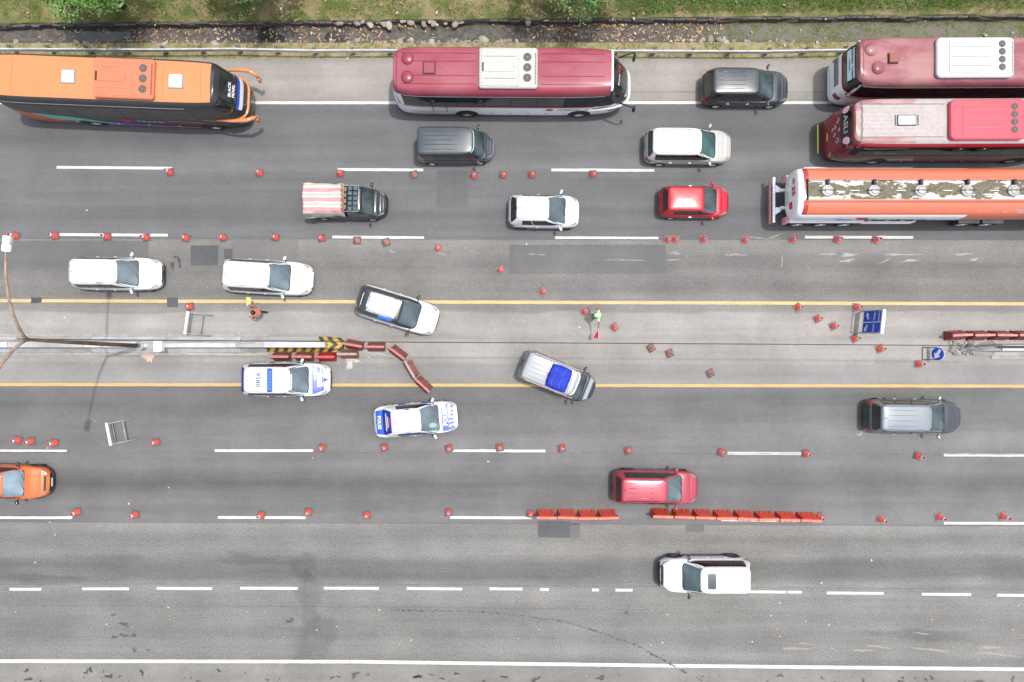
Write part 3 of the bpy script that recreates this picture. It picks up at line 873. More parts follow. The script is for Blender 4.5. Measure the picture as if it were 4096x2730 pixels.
for i in range(len(xs) - 1):
    jersey(xs[i] + .012, xs[i + 1] - .012).build('segment', conc_w, mb_r)
    MB().box(xs[i], xs[i + 1] - .02, -.60, -.43, 0, .05).build('kerb', conc_g, mb_r)
e = MB(); rs = random.Random(4)      # broken stump
base = [(-.42, 0), (-.42, .09), (-.22, .32), (-.15, .8), (.15, .78), (.22, .32), (.42, .09), (.42, 0)]
vs = [(26.09, y, z) for y, z in base] + [(25.2 + rs.uniform(-.25, .25), y * .8, z * rs.uniform(.35, .6)) for y, z in base]
n = 8; e.add(vs, [((k + 1) % n, k, n + k, n + (k + 1) % n) for k in range(n)] + [tuple(reversed(range(n))), tuple(range(n, 2 * n))]); e.build('broken_stump', conc, mb_r)
rub = [MATS['stone_grey'], conc, M('rubble_dark', (.11, .105, .1), .95, var=.3)]
for k in range(34):
    p = P(rs.uniform(3790, 3895), rs.uniform(1365, 1420))
    o = link('rubble_chunk', stone_mesh(rs.randint(0, 40)).mesh('rubble_chunk', rub[k % 3])); r = rs.choice([.07, .09, .12, .17, .22])
    o.location = (p.x, p.y, .02); o.scale = (r, r * rs.uniform(.6, 1), r * rs.uniform(.4, .9)); o.rotation_euler = (0, 0, rs.uniform(0, 6))
    tag(o, 'chunk of broken concrete at the shattered end of the right median', 'rubble', 'concrete rubble at the broken median end')
steel_d = M('dark_cable', (.03, .03, .032), .6)
mb = MB(); a = P(3790, 1375)
for k in range(6):
    q = P(rs.uniform(3810, 3850), rs.uniform(1380, 1415)); r_ = P(rs.uniform(3890, 3950), rs.uniform(1370, 1400))
    mb.tube([(q.x, q.y, .08), ((q.x + r_.x) / 2, (q.y + r_.y) / 2 + rs.uniform(-.2, .2), rs.uniform(.3, .6)), (r_.x, r_.y, .75)], .014, 5)
tag(mb.build('torn_cables', galv_d), 'tangle of torn grey cables over the broken median end', 'cables')
pipe = MB(); pipe.tube([(25.9, -.02, .93), (30, -.03, .92), (40, -.03, .92)], .05, 8)
tag(pipe.build('median_pipe', steel_d), 'black conduit lying along the top of the right median', 'pipe')
pipe = MB(); pipe.tube([(-18.9, .2, .9), (-16, .24, .89), (-13, .2, .9)], .025, 6)
tag(pipe.build('median_conduit', galv_d), 'thin grey conduit along the top of the left median', 'pipe')

# lamp post
rust = M('rusted_steel', (.26, .19, .14), .75, .25, var=.3, vscale=3, dirt=.4)
rust_d = M('dark_rusted_steel', (.12, .08, .055), .8, .2, var=.3, vscale=3)
lp0 = P(590, 1384)
lamp = thing('street_lamp', 'tall rusty double-arm street lamp standing on the left median', 'street lamp', (lp0.x, lp0.y, .0))
MB().tube([(0, 0, .86), (0, .06, 3.5), (0, .14, 6.5), (0, .24, 9.5)], [.11, .10, .085, .07], 12).build('pole', rust_d, lamp, True)
MB().lathe([(.24, .86), (.24, .9), (.13, .92), (.12, 1.1)], 12).build('base_flange', galv_d, lamp)
headm = M('lamp_housing', (.42, .43, .42), .5, var=.1); lensm = M('lamp_lens', (.72, .74, .74), .25)
for s_ in (1, -1):
    ex, ey, ez = ((.45, 3.35, 11.2) if s_ > 0 else (-.65, -3.35, 11.2))
    pts = [(0, .24, 9.4)] + [(ex * u, .24 + ey * u ** 1.35, 9.4 + (ez - 9.4) * math.sin(u * 1.57)) for u in (.1, .22, .38, .58, .8, 1.0)]
    MB().tube(pts, [.075, .07, .062, .055, .05, .045, .042], 8).build('arm', rust, lamp, True)
    mt = Matrix.Translation((ex, .24 + ey, ez)) @ Matrix.Rotation(0 if s_ > 0 else math.pi, 4, 'Z') @ Matrix.Rotation(math.atan2(-ex, ey) if s_ > 0 else math.atan2(ex, -ey), 4, 'Z')
    h_ = MB().rbox(-.15, .15, -.08, .22, -.09, .08, .03, .05, mt).build('lamp_head', lensm, lamp)
    MB().rbox(-.155, .155, .222, .52, -.10, .09, .03, .05, mt).build('housing', headm, h_)
p = P(640, 1386, .95)
jb = thing('junction_box', 'white electrical junction box on the left median beside the lamp post', 'box', (p.x, p.y, .86))
MB().rbox(-.2, .2, -.25, .25, 0, .34, .02, .04).build('body', M('box_enamel', (.6, .6, .57), .6, dirt=.3), jb)
MB().rbox(-.215, .215, -.265, .265, .342, .37, .008, .04).build('lid', M('box_lid', (.66, .66, .62), .55, dirt=.4), jb)
MB().rbox(-.62, -.21, -.17, .17, 0, .16, .02, .03).build('cable_duct', conc, jb)
p = P(592, 1427)
cb = MB(); cb.add([(-.36, -.02, 0), (-.3, .27, 0), (.33, .25, 0), (.34, -.05, 0), (.24, -.12, 0), (.22, -.32, 0), (.12, -.3, 0), (.1, -.16, 0), (.04, -.3, 0), (-.04, -.28, 0), (-.08, -.14, 0)], [tuple(reversed(range(11)))])
cb.v += [(a, b, .012) for a, b, c in cb.v]; cb.f += [tuple(range(11, 22))] + [(i, (i + 1) % 11, 11 + (i + 1) % 11, 11 + i) for i in range(11)]
tag(cb.build('cardboard_sheet', M('cardboard', (.36, .25, .195), .9), loc=(p.x, p.y, .008)), 'torn pinkish cardboard sheet on the ground below the left median', 'cardboard')
# overhead cable
def cab(pts, z): return [(*(P(px, py, zz).xy), zz) for (px, py), zz in zip(pts, z)]
cpts = [(70, 1357), (900, 1364), (1300, 1367.5), (1700, 1370), (2100, 1372), (2600, 1375), (3100, 1378), (3600, 1381.5), (4096, 1386), (4700, 1392)]
MBc = MB().tube(cab(cpts, [9.5, 9.3, 9.1, 9.0, 8.9, 8.9, 8.9, 9.0, 9.1, 9.3]), .019, 6)
tag(MBc.build('overhead_cable', steel_d), 'black overhead cable stretched along the median', 'cable')
ropem = M('white_rope', (.38, .38, .36), .8)
def rope(pts, label, r=.014, z=.03):
    v = [P(*q) for q in pts]; mb = MB(); out = []
    for i in range(len(v) - 1):
        for k in range(5): out.append(v[i].lerp(v[i + 1], k / 5) + Vector((0, .02 * math.sin(i * 2 + k * 1.3), z + (v[i].z))))
    mb.tube(out, r, 5); return tag(mb.build('rope', ropem), label, 'rope')
rope([(660, 1409), (850, 1418), (1000, 1420), (1100, 1411), (1190, 1407), (1330, 1408), (1380, 1395)], 'pale rope along the foot of the left median')
rope([(1430, 1404), (1520, 1416), (1580, 1432), (1625, 1450)], 'pale rope from the barriers to the slanting barrier chain', z=.02)
rope([(1617, 1420), (1630, 1416), (1627, 1432), (1618, 1442)], 'short loop of pale rope beside the slanting barrier chain', z=.02)

# ================================================================ cones
org = M('cone_orange', (.60, .06, .042), .5, var=.1); orgd = M('cone_orange_dirty', (.40, .13, .08), .8, var=.25, dirt=.4)
wht = M('cone_white_band', (.46, .46, .475), .5); whtd = M('cone_white_band_dirty', (.36, .32, .28), .8, dirt=.5)
rub_ = M('cone_rubber', (.06, .065, .068), .8, var=.2); rubg = M('cone_rubber_dusty', (.11, .114, .114), .9, var=.2)
def cr(z): return .155 - (z - .035) * (.155 - .03) / .685
def cone_parts(base, body, band):
    b = MB().rbox(-.21, .21, -.21, .21, 0, .035, .008, .035, seg=3).mesh('base', base)
    lo = MB().lathe([(.17, .036), (cr(.05) + .004, .06), (cr(.36), .36)], 20).mesh('cone_body', body, True)
    mid = MB().lathe([(cr(.361) + .003, .361), (cr(.55) + .003, .55)], 20).mesh('white_band', band, True)
    tip = MB().lathe([(cr(.551), .551), (cr(.70), .70), (.02, .72)], 20).mesh('cone_tip', body, True)
    return [('base', b), ('cone_body', lo), ('white_band', mid), ('cone_tip', tip)]
CP = [cone_parts(rub_, org, wht), cone_parts(rubg, org, wht), cone_parts(rub_, orgd, whtd)]
ORD = ['first', 'second', 'third', 'fourth', 'fifth', 'sixth', 'seventh', 'eighth', 'ninth', 'tenth', 'eleventh', 'twelfth', 'thirteenth', 'fourteenth', 'fifteenth', 'sixteenth', 'seventeenth', 'eighteenth', 'nineteenth', 'twentieth']
rs = random.Random(77)
def cone(dx, dy, label, kind, group, yaw=None):
    p = P(dx * D, dy * D, .18)
    o = thing('traffic_cone', label, 'traffic cone', (p.x, p.y, .004), rs.uniform(-.35, .35) if yaw is None else yaw, group)
    for nm, me in CP[kind]: link(nm, me, o)
rows = [
 ('row just below the buses', [(388, 394.5), (594, 396.5), (780, 398), (950, 400, 2), (1088, 402), (1156, 401), (1222, 400), (1363, 399)], None),
 ('row above the white cars', [(32, 541.5), (123, 541.5), (243, 543.5), (333, 545.5), (425, 546.5), (510, 545.5), (631, 545), (737, 547), (819, 552, 2), (886, 556, 2), (1006, 570, 1), (1536, 549.5, 1), (1553, 549, 1), (1619, 549, 1), (1714, 551, 1), (1824, 550, 1), (1926, 550, 1), (2015, 551, 1)], None),
 ('row just below the police cars', [(38, 1013), (68, 1015.5), (122, 1019), (356, 1017), (738, 1030.5), (882, 1029.5), (1031, 1032), (1148, 1030), (1291, 1032), (1444, 1036.5), (1659, 1041), (1854, 1043.5), (2112, 1049)], None),
 ('lowest row, in line with orange barriers', [(175, 1178), (308, 1184), (598, 1185), (707, 1178.5), (842, 1185.5), (1030, 1179.5), (1219, 1183), (1885, 1189), (2027, 1195, 1), (2162, 1190, 1), (2308, 1188.5, 1)], None)]
for nm, lst, _ in rows:
    for i, q in enumerate(lst):
        k = q[2] if len(q) > 2 else 0
        cone(q[0], q[1], '%s traffic cone from the left in the %s' % (ORD[i] + (' dirty brownish' if k == 2 else ''), nm), k, nm)
for dx, dy, k, yaw, lab in [
  (434, 705, 0, .2, 'lone orange and white cone on the yellow line above the white barricade frame'),
  (1150, 620, 1, .3, 'orange cone in the inner lane left of the long dark asphalt patch'),
  (1248, 669.5, 1, .7, 'orange cone just above the yellow line right of the car with a white load'),
  (1345, 716, 1, .8, 'orange cone beside the marshal in a green vest, on his left'),
  (1413, 752, 1, .7, 'orange cone beside the marshal in a green vest, lower right of him'),
  (1836, 706.5, 1, .65, 'leftmost cone of the slanting line towards the blue direction sign'),
  (1881, 732.5, 1, .5, 'middle cone of the slanting line left of the blue direction sign'),
  (1918, 749.5, 1, .45, 'cone nearest to the blue direction sign in the slanting line on its left'),
  (1971, 706, 1, -.1, 'cone at the upper foot of the blue direction sign on the yellow line'),
  (1967, 778, 1, .5, 'cone at the lower foot of the blue direction sign above the cable'),
  (2025, 802, 1, .4, 'cone under the cable right of the blue direction sign'),
  (1497, 800, 2, .6, 'left of two dusty cones on the median right of the silver van'),
  (1540, 812.5, 2, .4, 'right of two dusty cones on the median right of the silver van'),
  (1634, 858.5, 2, .5, 'lone faded cone just above the lower yellow line right of the silver van'),
  (2114, 837, 1, .05, 'cone standing by the round blue arrow sign')]:
    cone(dx, dy, lab, k, 'cones scattered on the median', yaw)

# ================================================================ plastic water barriers
def barrier_parts(bm, rm):
    b = MB()
    secs = [(0, .45, .25), (.16, .45, .25), (.2, .43, .22), (.72, .39, .085), (.755, .39, .075)]
    vs = [(sx * lx, sy * w, z) for z, lx, w in secs for sx, sy in ((-1, -1), (1, -1), (1, 1), (-1, 1))]
    fs = [(3, 2, 1, 0), (16, 17, 18, 19)]
    for r_ in range(4):
        for k in range(4):
            j = (k + 1) % 4; fs.append((r_ * 4 + k, r_ * 4 + j, r_ * 4 + 4 + j, r_ * 4 + 4 + k))
    b.add(vs, fs)
    for x in (-.26, 0, .26):
        for s_ in (1, -1):
            b.add([(x - .05, s_ * .222, .201), (x + .05, s_ * .222, .201), (x + .025, s_ * .16, .46), (x - .025, s_ * .16, .46), (x, s_ * .265, .202)], [(0, 1, 4), (4, 1, 2), (4, 2, 3), (0, 4, 3)] if s_ < 0 else [(4, 1, 0), (2, 1, 4), (3, 2, 4), (3, 4, 0)])
    b = b.mesh('body', bm)
    r_ = MB().rbox(-.53, .53, -.065, .065, .757, .90, .018, .03, seg=3).mesh('top_rail', rm)
    l1 = MB().lathe([(.05, 0), (.06, .02), (.06, .22), (.05, .24)], 10).mesh('lug', bm)
    f = MB().lathe([(.03, 0), (.03, .02)], 8).mesh('filler_cap', M('barrier_cap', (.25, .1, .08), .7))
    return b, r_, l1, f
BP = [barrier_parts(M('barrier_orange', (.42, .05, .03), .55, var=.1, dirt=.12), M('barrier_orange_rail', (.55, .13, .09), .55, var=.08, dirt=.1)),
      barrier_parts(M('barrier_faded_maroon', (.17, .05, .042), .8, var=.2, dirt=.35), M('barrier_faded_pink', (.29, .115, .105), .8, var=.15, dirt=.3)),
      barrier_parts(M('barrier_red', (.23, .025, .022), .6, var=.12, dirt=.15), M('barrier_red_rail', (.36, .05, .055), .6, var=.1)),
      barrier_parts(M('barrier_dusty_tan', (.18, .085, .062), .85, var=.2, dirt=.4), M('barrier_dusty_grey', (.26, .19, .175), .85, var=.15, dirt=.4)),
      barrier_parts(M('barrier_maroon', (.19, .045, .042), .65, var=.12, dirt=.2), M('barrier_salmon', (.33, .145, .13), .65, var=.1, dirt=.1))]
def barrier(px, py, yaw, k, label, group, z=.35):
    p = P(px, py, z)
    o = thing('water_barrier', label, 'barrier', (p.x, p.y, .004), R(yaw), group)
    b, r_, l1, f = BP[k]
    link('body', b, o); link('top_rail', r_, o); link('filler_cap', f, o, (rs.uniform(-.1, .1), 0, .9))
    for s_ in (1, -1): link('lug', l1, o, (s_ * .47, 0, .40))
for i, (x, y) in enumerate([(2184, 2063), (2267, 2063), (2349, 2065), (2430, 2064)]):
    barrier(x, y, [-.5, -1.5, 0, 2][i], 0, '%s orange plastic barrier from the left in the short row of four' % ORD[i], 'short row of four orange barriers')
for i, x in enumerate([2644, 2729, 2812, 2895, 2978, 3061, 3145, 3229]):
    barrier(x, 2059 + 2.2 * i, [-1, -2.5, -1.5, 0, -3, 1, -1.5, -2][i], 0, '%s orange plastic barrier from the left in the long row of eight' % ORD[i], 'long row of eight orange barriers')
for x, y, yaw, k, lab in [
  (1126, 1427, 0, 1, 'leftmost faded maroon barrier of the row below the chevron median end'),
  (1217, 1427, -1, 1, 'second faded maroon barrier of the row below the chevron median end'),
  (1307, 1428, 0, 2, 'bright red barrier in the row below the chevron median end'),
  (1396, 1417, 0, 3, 'dusty pale barrier at the right of the row below the chevron median end'),
  (1417, 1381, -10, 1, 'faded maroon barrier touching the tip of the chevron median end'),
  (1504, 1388, -1, 1, 'faded maroon barrier second to the right of the chevron median end'),
  (1592, 1413, -37, 1, 'uppermost barrier of the chain of three slanting across the median'),
  (1644, 1478, -60, 3, 'middle tan barrier of the chain of three slanting across the median'),
  (1693, 1540, -43, 1, 'lowest barrier of the slanting chain of three on the lower yellow line')]:
    barrier(x, y, yaw, k, lab, 'barriers around the left median end')
for i, x in enumerate([3826, 3914, 4002, 4090, 4180]):
    barrier(x, 1342, [3, 1, -1, 0, 0][i], 4, '%s maroon barrier from the left in the row above the broken right median' % ORD[i], 'barriers above the right median')

# ================================================================ signs and barricades
blue = M('sign_blue', (.006, .05, .42), .4, var=.04); signw = M('sign_white', (.5, .5, .5), .4, var=.03); frame = M('sign_frame_steel', (.22, .22, .21), .6, .3, var=.2)
bg_ = M('sign_back', (.5, .5, .48), .6)
a_, b_ = P(3454.5, 1243, .35), P(3444.5, 1336, .35)
mid = (a_ + b_) / 2; dv = (a_ - b_); yaw = math.atan2(dv.y, dv.x) - math.pi / 2; wd = dv.length
sg = thing('direction_sign', 'blue two-panel direction sign board standing on the median facing the traffic', 'sign', (mid.x, mid.y, .004), yaw)
TL = Matrix.Rotation(R(5), 4, 'Y')                     # board leans back a little
h0, h1 = .32, 1.92
MB().box(.0, .05, -wd / 2, wd / 2, h0, h1, TL).build('board', signw, sg)
for (y0, y1) in ((.01, wd / 2 - .045), (-wd / 2 + .045, -.04)):
    MB().box(-.006, -.001, y0, y1, h0 + .06, h1 - .07, TL).build('panel', blue, sg)
MB().box(.0, .16, -wd / 2 + .0, wd / 2, h1 + .002, h1 + .03, TL).build('top_strip', signw, sg)
def sm(y, z): return TL @ Matrix.Translation((-.009, y, z)) @ Matrix(((0, 0, -1, 0), (-1, 0, 0, 0), (0, 1, 0, 0), (0, 0, 0, 1)))
text_flat('lettering', 'BANDUNG', signw, sg, sm(.30, 1.68), .15, .005, .78)
text_flat('lettering', 'CIPALI', signw, sg, sm(.30, 1.30), .16, .006)
text_flat('lettering', 'CIPALI', signw, sg, sm(-.33, 1.30), .16, .006)
def arrow(m, ang, s_=1.0):
    pts = [(-.06, -.2), (.06, -.2), (.06, .02), (.15, .02), (0, .22), (-.15, .02), (-.06, .02)]
    c, sn = math.cos(ang), math.sin(ang); mb = MB()
    mb.add([m @ Vector(((x * c - y * sn) * s_, (x * sn + y * c) * s_, 0)) for x, y in pts], [tuple(range(7))]); return mb
arrow(sm(.32, .72), R(117), 1.0).build('arrow', signw, sg)
arrow(sm(-.33, .66), R(-126), 1.0).build('arrow', signw, sg)
for s_ in (1, -1):
    y = s_ * (wd / 2 - .05)
    MB().tube([(.09, y, 1.85), (.07, y, .03)], .018, 6).build('leg', frame, sg)
    MB().tube([(.14, y, 1.6), (-.42, y, .025), (.5, y, .025)], .016, 6).build('leg', frame, sg)
MB().tube([(-.38, -wd / 2 + .05, .035), (-.38, wd / 2 - .05, .035)], .014, 6).build('crossbar', frame, sg)
p = P(3720, 1415)
ar = thing('arrow_sign', 'round blue sign with a white arrow on a low black frame beside the broken median', 'sign', (p.x, p.y, .004), 0)
bl = M('black_frame', (.035, .035, .035), .6)
TA = Matrix.Translation((.02, -.02, .62)) @ Matrix.Rotation(R(24), 4, 'Y') @ Matrix(((0, 0, -1, 0), (-1, 0, 0, 0), (0, 1, 0, 0), (0, 0, 0, 1)))
MB().lathe([(.375, -.015), (.375, .0)], 36, m=TA).build('disc', signw, ar)
MB().lathe([(.335, .002), (.335, .004)], 36, m=TA).build('face', blue, ar)
arrow(TA @ Matrix.Translation((.0, .0, .008)), R(-122), 1.35).build('arrow', signw, ar)
for y in (-.33, .33):
    MB().tube([(-.42, y, .02), (.36, y, .02)], .018, 6).build('base_rail', bl, ar)
    MB().tube([(-.38, y, .03), (.06, y, .64)], .016, 6).build('strut', bl, ar)
for x in (-.42, .36): MB().tube([(x, -.36, .022), (x, .36, .022)], .018, 6).build('cross_rail', bl, ar)
MB().tube([(.05, -.36, .3), (.05, .36, .3)], .015, 6).build('cross_rail', bl, ar)
tubew = M('barricade_white', (.5, .51, .51), .5, dirt=.2); tubeg = M('barricade_grey_steel', (.22, .23, .23), .5, .2)
def barricade(px, py, yaw, label):
    p = P(px, py, .5); o = thing('barricade', label, 'barricade', (p.x, p.y, .004), R(yaw), 'white tube barricades')
    rr = .075
    MB().tube([(-.42, -.6, .78), (-.42, -.58, .785), (-.42, .58, .785), (-.42, .6, .78)], [rr * .8, rr, rr, rr * .8], 12).build('top_rail', tubew, o, True)
    for s_ in (1, -1):
        MB().tube([(-.42, s_ * .55, .75), (.62, s_ * .55, .03)], .03, 8).build('leg', tubeg, o, True)
        MB().tube([(-.42, s_ * .55, .75), (-.5, s_ * .55, .02)], .025, 8).build('post', tubeg, o, True)
    MB().tube([(.18, -.55, .335), (.18, .55, .335)], .035, 8).build('crossbar', tubeg, o, True)
    MB().tube([(-.47, -.55, .2), (-.47, .55, .2)], .025, 8).build('lower_rail', tubeg, o, True)
barricade(787, 1297, -8, 'white tube barricade frame standing above the left median')
barricade(478, 1729, 11, 'white tube barricade frame alone in the lower lane at left')

# ================================================================ people
def person(name_label, loc, yaw, skin, shirt, trous, shoe, joints, arms, extra, vestm, hat):
    V = []; E = []; rad = []
    def add(p, r, par=None):
        V.append(p); rad.append(r)
        if par is not None: E.append((par, len(V) - 1))
        return len(V) - 1
    j = joints
    pel = add((0, 0, .96), (.15, .12))
    sp = add((.01, 0, 1.14), (.145, .11), pel); ch = add((0.01, 0, 1.33), (.165, .12), sp); nk = add((.015, 0, 1.49), (.06, .06), ch)
    hd = add((.03, 0, 1.60), (.088, .095), nk); ht = add((.03, 0, 1.69), (.08, .085), hd)
    for s_ in (1, -1):
        k, a, t_ = j[s_]
        h = add((0, s_ * .10, .90), (.095, .095), pel); kn = add(k, (.062, .062), h); an = add(a, (.045, .045), kn); add(t_, (.045, .035), an)
        e_, w_, dirn = arms[s_]
        sh = add((.0, s_ * .185, 1.42), (.07, .07), ch); el = add(e_, (.055, .055), sh); wr = add(w_, (.04, .036), el)
        d = Vector(dirn).normalized(); sd = Vector((-d.y, d.x, 0)); sd = sd.normalized() if sd.length > .1 else Vector((1, 0, 0))
        pm_ = Vector(w_) + d * .07; pmi = add(tuple(pm_), (.036, .018), wr)
        dn = Vector((0, 0, -1))
        for q, (off, ln) in enumerate(((.03, .07), (.01, .08), (-.01, .075), (-.03, .06))):
            a1 = add(tuple(pm_ + sd * off + d * .035), (.0095, .0095), pmi)
            a2 = add(tuple(pm_ + sd * off + d * (.035 + ln * .45) + dn * .015), (.009, .009), a1); add(tuple(pm_ + sd * off + d * (.03 + ln * .6) + dn * .045), (.008, .008), a2)
        t1 = add(tuple(Vector(w_) + d * .03 + sd * .045), (.011, .011), wr); add(tuple(Vector(w_) + d * .075 + sd * .06 + dn * .01), (.009, .009), t1)
    me = bpy.data.meshes.new('body'); me.from_pydata(V, E, [])
    o = bpy.data.objects.new('body_skeleton', me); COL.objects.link(o)
    o.modifiers.new('skin', 'SKIN'); ss = o.modifiers.new('sub', 'SUBSURF'); ss.levels = 1; ss.render_levels = 1
    for i, r_ in enumerate(rad): me.skin_vertices[0].data[i].radius = r_
    me.skin_vertices[0].data[0].use_root = True
    dg = bpy.context.evaluated_depsgraph_get()
    bm_ = bpy.data.meshes.new_from_object(o.evaluated_get(dg)); bpy.data.objects.remove(o)
    bm_.name = 'body'; bm_.materials.clear()
    for m_ in (skin, shirt, trous, shoe): bm_.materials.append(m_)
    el = {s_: Vector(arms[s_][0]) for s_ in (1, -1)}; wr_ = {s_: Vector(arms[s_][1]) for s_ in (1, -1)}
    for p in bm_.polygons:
        c = p.center; k = 1
        if c.z < .1: k = 3
        elif c.z < .97: k = 2
        if c.z > 1.475 and abs(c.y) < .13: k = 0
        if abs(c.y) > .2 and c.z > .7:
            s_ = 1 if c.y > 0 else -1
            t_ = (c - el[s_]).dot((wr_[s_] - el[s_]).normalized())
            k = 1 if t_ < -.12 else 0
        p.material_index = k
    bm_.shade_smooth()
    root = thing('person', name_label, 'person', loc, yaw)
    link('body', bm_, root)
    # vest: open tube following the torso
    vb = MB(); secs = [(.95, .215, .18), (1.1, .215, .178), (1.25, .23, .18), (1.38, .25, .172), (1.47, .20, .13), (1.505, .11, .09)]
    n = 20; vs = [(.012 + b * math.cos(2 * math.pi * k / n), a * math.sin(2 * math.pi * k / n), z) for z, a, b in secs for k in range(n)]
    vb.add(vs, [(r_ * n + k, r_ * n + (k + 1) % n, (r_ + 1) * n + (k + 1) % n, (r_ + 1) * n + k) for r_ in range(5) for k in range(n)])
    ve = vb.build('vest', vestm, root, True)
    refl = M('reflective_strip', (.75, .76, .74), .35)
    for z0, z1, a, b in ((1.12, 1.17, .224, .186), (1.3, 1.345, .246, .184)):
        sb = MB(); vs = [(.012 + b * math.cos(2 * math.pi * k / n), a * math.sin(2 * math.pi * k / n), z) for z in (z0, z1) for k in range(n)]
        sb.add(vs, [(k, (k + 1) % n, n + (k + 1) % n, n + k) for k in range(n)]); sb.build('reflective_strip', refl, ve, True)
    for s_ in (1, -1):
        MB().tube([(.14, s_ * .11, 1.3), (.06, s_ * .11, 1.475), (-.04, s_ * .11, 1.475), (-.13, s_ * .11, 1.32)], .022, 6).build('reflective_strip', refl, ve)
    dark = M('eye_dark', (.02, .015, .012), .4)
    fc = link('face', MB().mesh('face', dark), root)
    for s_ in (1, -1):
        MB().lathe([(.004, -.012), (.012, 0), (.004, .012)], 8, m=Matrix.Translation((.122, s_ * .034, 1.635))).build('eye', dark, root)
        MB().lathe([(.008, -.03), (.02, -.01), (.02, .015), (.008, .03)], 8, m=Matrix.Translation((.025, s_ * .098, 1.62))).build('ear', skin, root)
    bpy.data.objects.remove(fc)
    MB().tube([(.118, 0, 1.64), (.145, 0, 1.605), (.12, 0, 1.59)], [.01, .017, .012], 6).build('nose', skin, root)
    MB().box(.112, .124, -.025, .025, 1.552, 1.562).build('mouth', M('lips', (.3, .12, .1), .6), root)
    hat(root); extra(root)
    return root
skin1 = M('skin_brown', (.22, .115, .075), .6, var=.05); blk = M('black_cloth', (.018, .018, .02), .85, var=.2); blsh = M('black_shoe', (.015, .015, .016), .4)
green = M('vest_green', (.14, .42, .06), .7, var=.08); orange_v = M('vest_orange', (.42, .10, .045), .7, var=.08)
whitec = M('white_cloth', (.75, .76, .76), .8, var=.06); paleb = M('pale_blue_cloth', (.5, .62, .64), .8)
hairm = M('black_hair', (.012, .011, .012), .5)
def cap(root):
    MB().lathe([(.118, 1.63), (.122, 1.66), (.112, 1.71), (.08, 1.75), (.03, 1.772)], 18, m=Matrix.Translation((.03, 0, 0))).build('cap', whitec, root, True)
    MB().prism([(.10, -.08), (.17, -.07), (.21, -.03), (.21, .03), (.17, .07), (.10, .08)], 1.645, 1.66).build('cap_peak', whitec, root)
def hair(root):
    MB().lathe([(.088, 1.56), (.112, 1.60), (.118, 1.66), (.105, 1.71), (.07, 1.745), (.02, 1.757)], 18, m=Matrix.Translation((.012, 0, 0))).build('hair', hairm, root, True)
stick = M('flag_stick', (.55, .5, .4), .7)
def flagmesh(pts, hand, tip, mat, stickmat, root, label, nm='signal_flag'):
    o = thing(nm, label, 'flag', hand)
    MB().tube([(0, 0, 0), tuple(Vector(tip) - Vector(hand))], .009, 6).build('stick', stickmat, o)
    mb = MB(); pts = [Vector(p) - Vector(hand) for p in pts]; n = 6; vs = []
    for a in range(n + 1):
        for b in range(n + 1):
            u, v = a / n, b / n
            p = pts[0].lerp(pts[1], u).lerp(pts[3].lerp(pts[2], u), v); p = p + Vector((0, 0, .03 * math.sin(u * 5 + v * 3) * v)); vs.append(p)
    mb.add(vs, [(a * (n + 1) + b, a * (n + 1) + b + 1, (a + 1) * (n + 1) + b + 1, (a + 1) * (n + 1) + b) for a in range(n) for b in range(n)])
    mb.build('cloth', mat, o, True)
fl = P(2379, 1267)
jl = {1: ((.06, .10, .5), (0, .10, .09), (.14, .11, .045)), -1: ((.05, -.10, .5), (.02, -.10, .09), (.16, -.11, .045))}
# facing -x: local left (+y) is world -y
person('marshal in a green vest and white cap holding a red flag on the median', (fl.x, fl.y, .004), math.pi, skin1, whitec, blk, blsh, jl,
       {1: ((-.05, .38, 1.28), (-.04, .57, 1.18), (0, .9, -.2)), -1: ((-.06, -.36, 1.32), (.06, -.50, 1.26), (.6, -.7, 0))}, lambda r_: None, green, cap)
hand = Vector((fl.x + .04, fl.y - .66, 1.165)); tip = hand + Vector((.02, -.52, -.10))
flagmesh([hand + Vector((.02, -.08, -.02)), tip, tip + Vector((-.26, .02, -.2)), hand + Vector((-.06, -.18, -.1))], tuple(hand), tuple(tip), M('flag_red', (.38, .012, .018), .7), stick, None, 'small red flag held low by the marshal in green')
f2 = P(1057, 1257)
j2 = {1: ((.22, .10, .53), (.16, .10, .12), (.30, .10, .07)), -1: ((-.02, -.10, .5), (-.22, -.12, .14), (-.11, -.13, .05))}
person('marshal in an orange vest walking with a yellow flag near the upper yellow line', (f2.x, f2.y, .004), math.pi - .15, skin1, blk, blk, blsh, j2,
       {1: ((.10, .30, 1.18), (.26, .26, 1.12), (.9, -.1, .1)), -1: ((.12, -.34, 1.18), (.34, -.36, 1.25), (.9, -.1, .1))}, lambda r_: None, orange_v, hair)
hand = Vector((f2.x - .46, f2.y + .30, 1.27)); tip = hand + Vector((.02, .5, .10))
flagmesh([hand + Vector((.0, .1, .02)), tip, tip + Vector((.18, .0, -.1)), hand + Vector((.16, .12, -.06))], tuple(hand), tuple(tip), M('flag_yellow', (.45, .38, .08), .7), stick, None, 'small yellow flag held up by the marshal in orange')
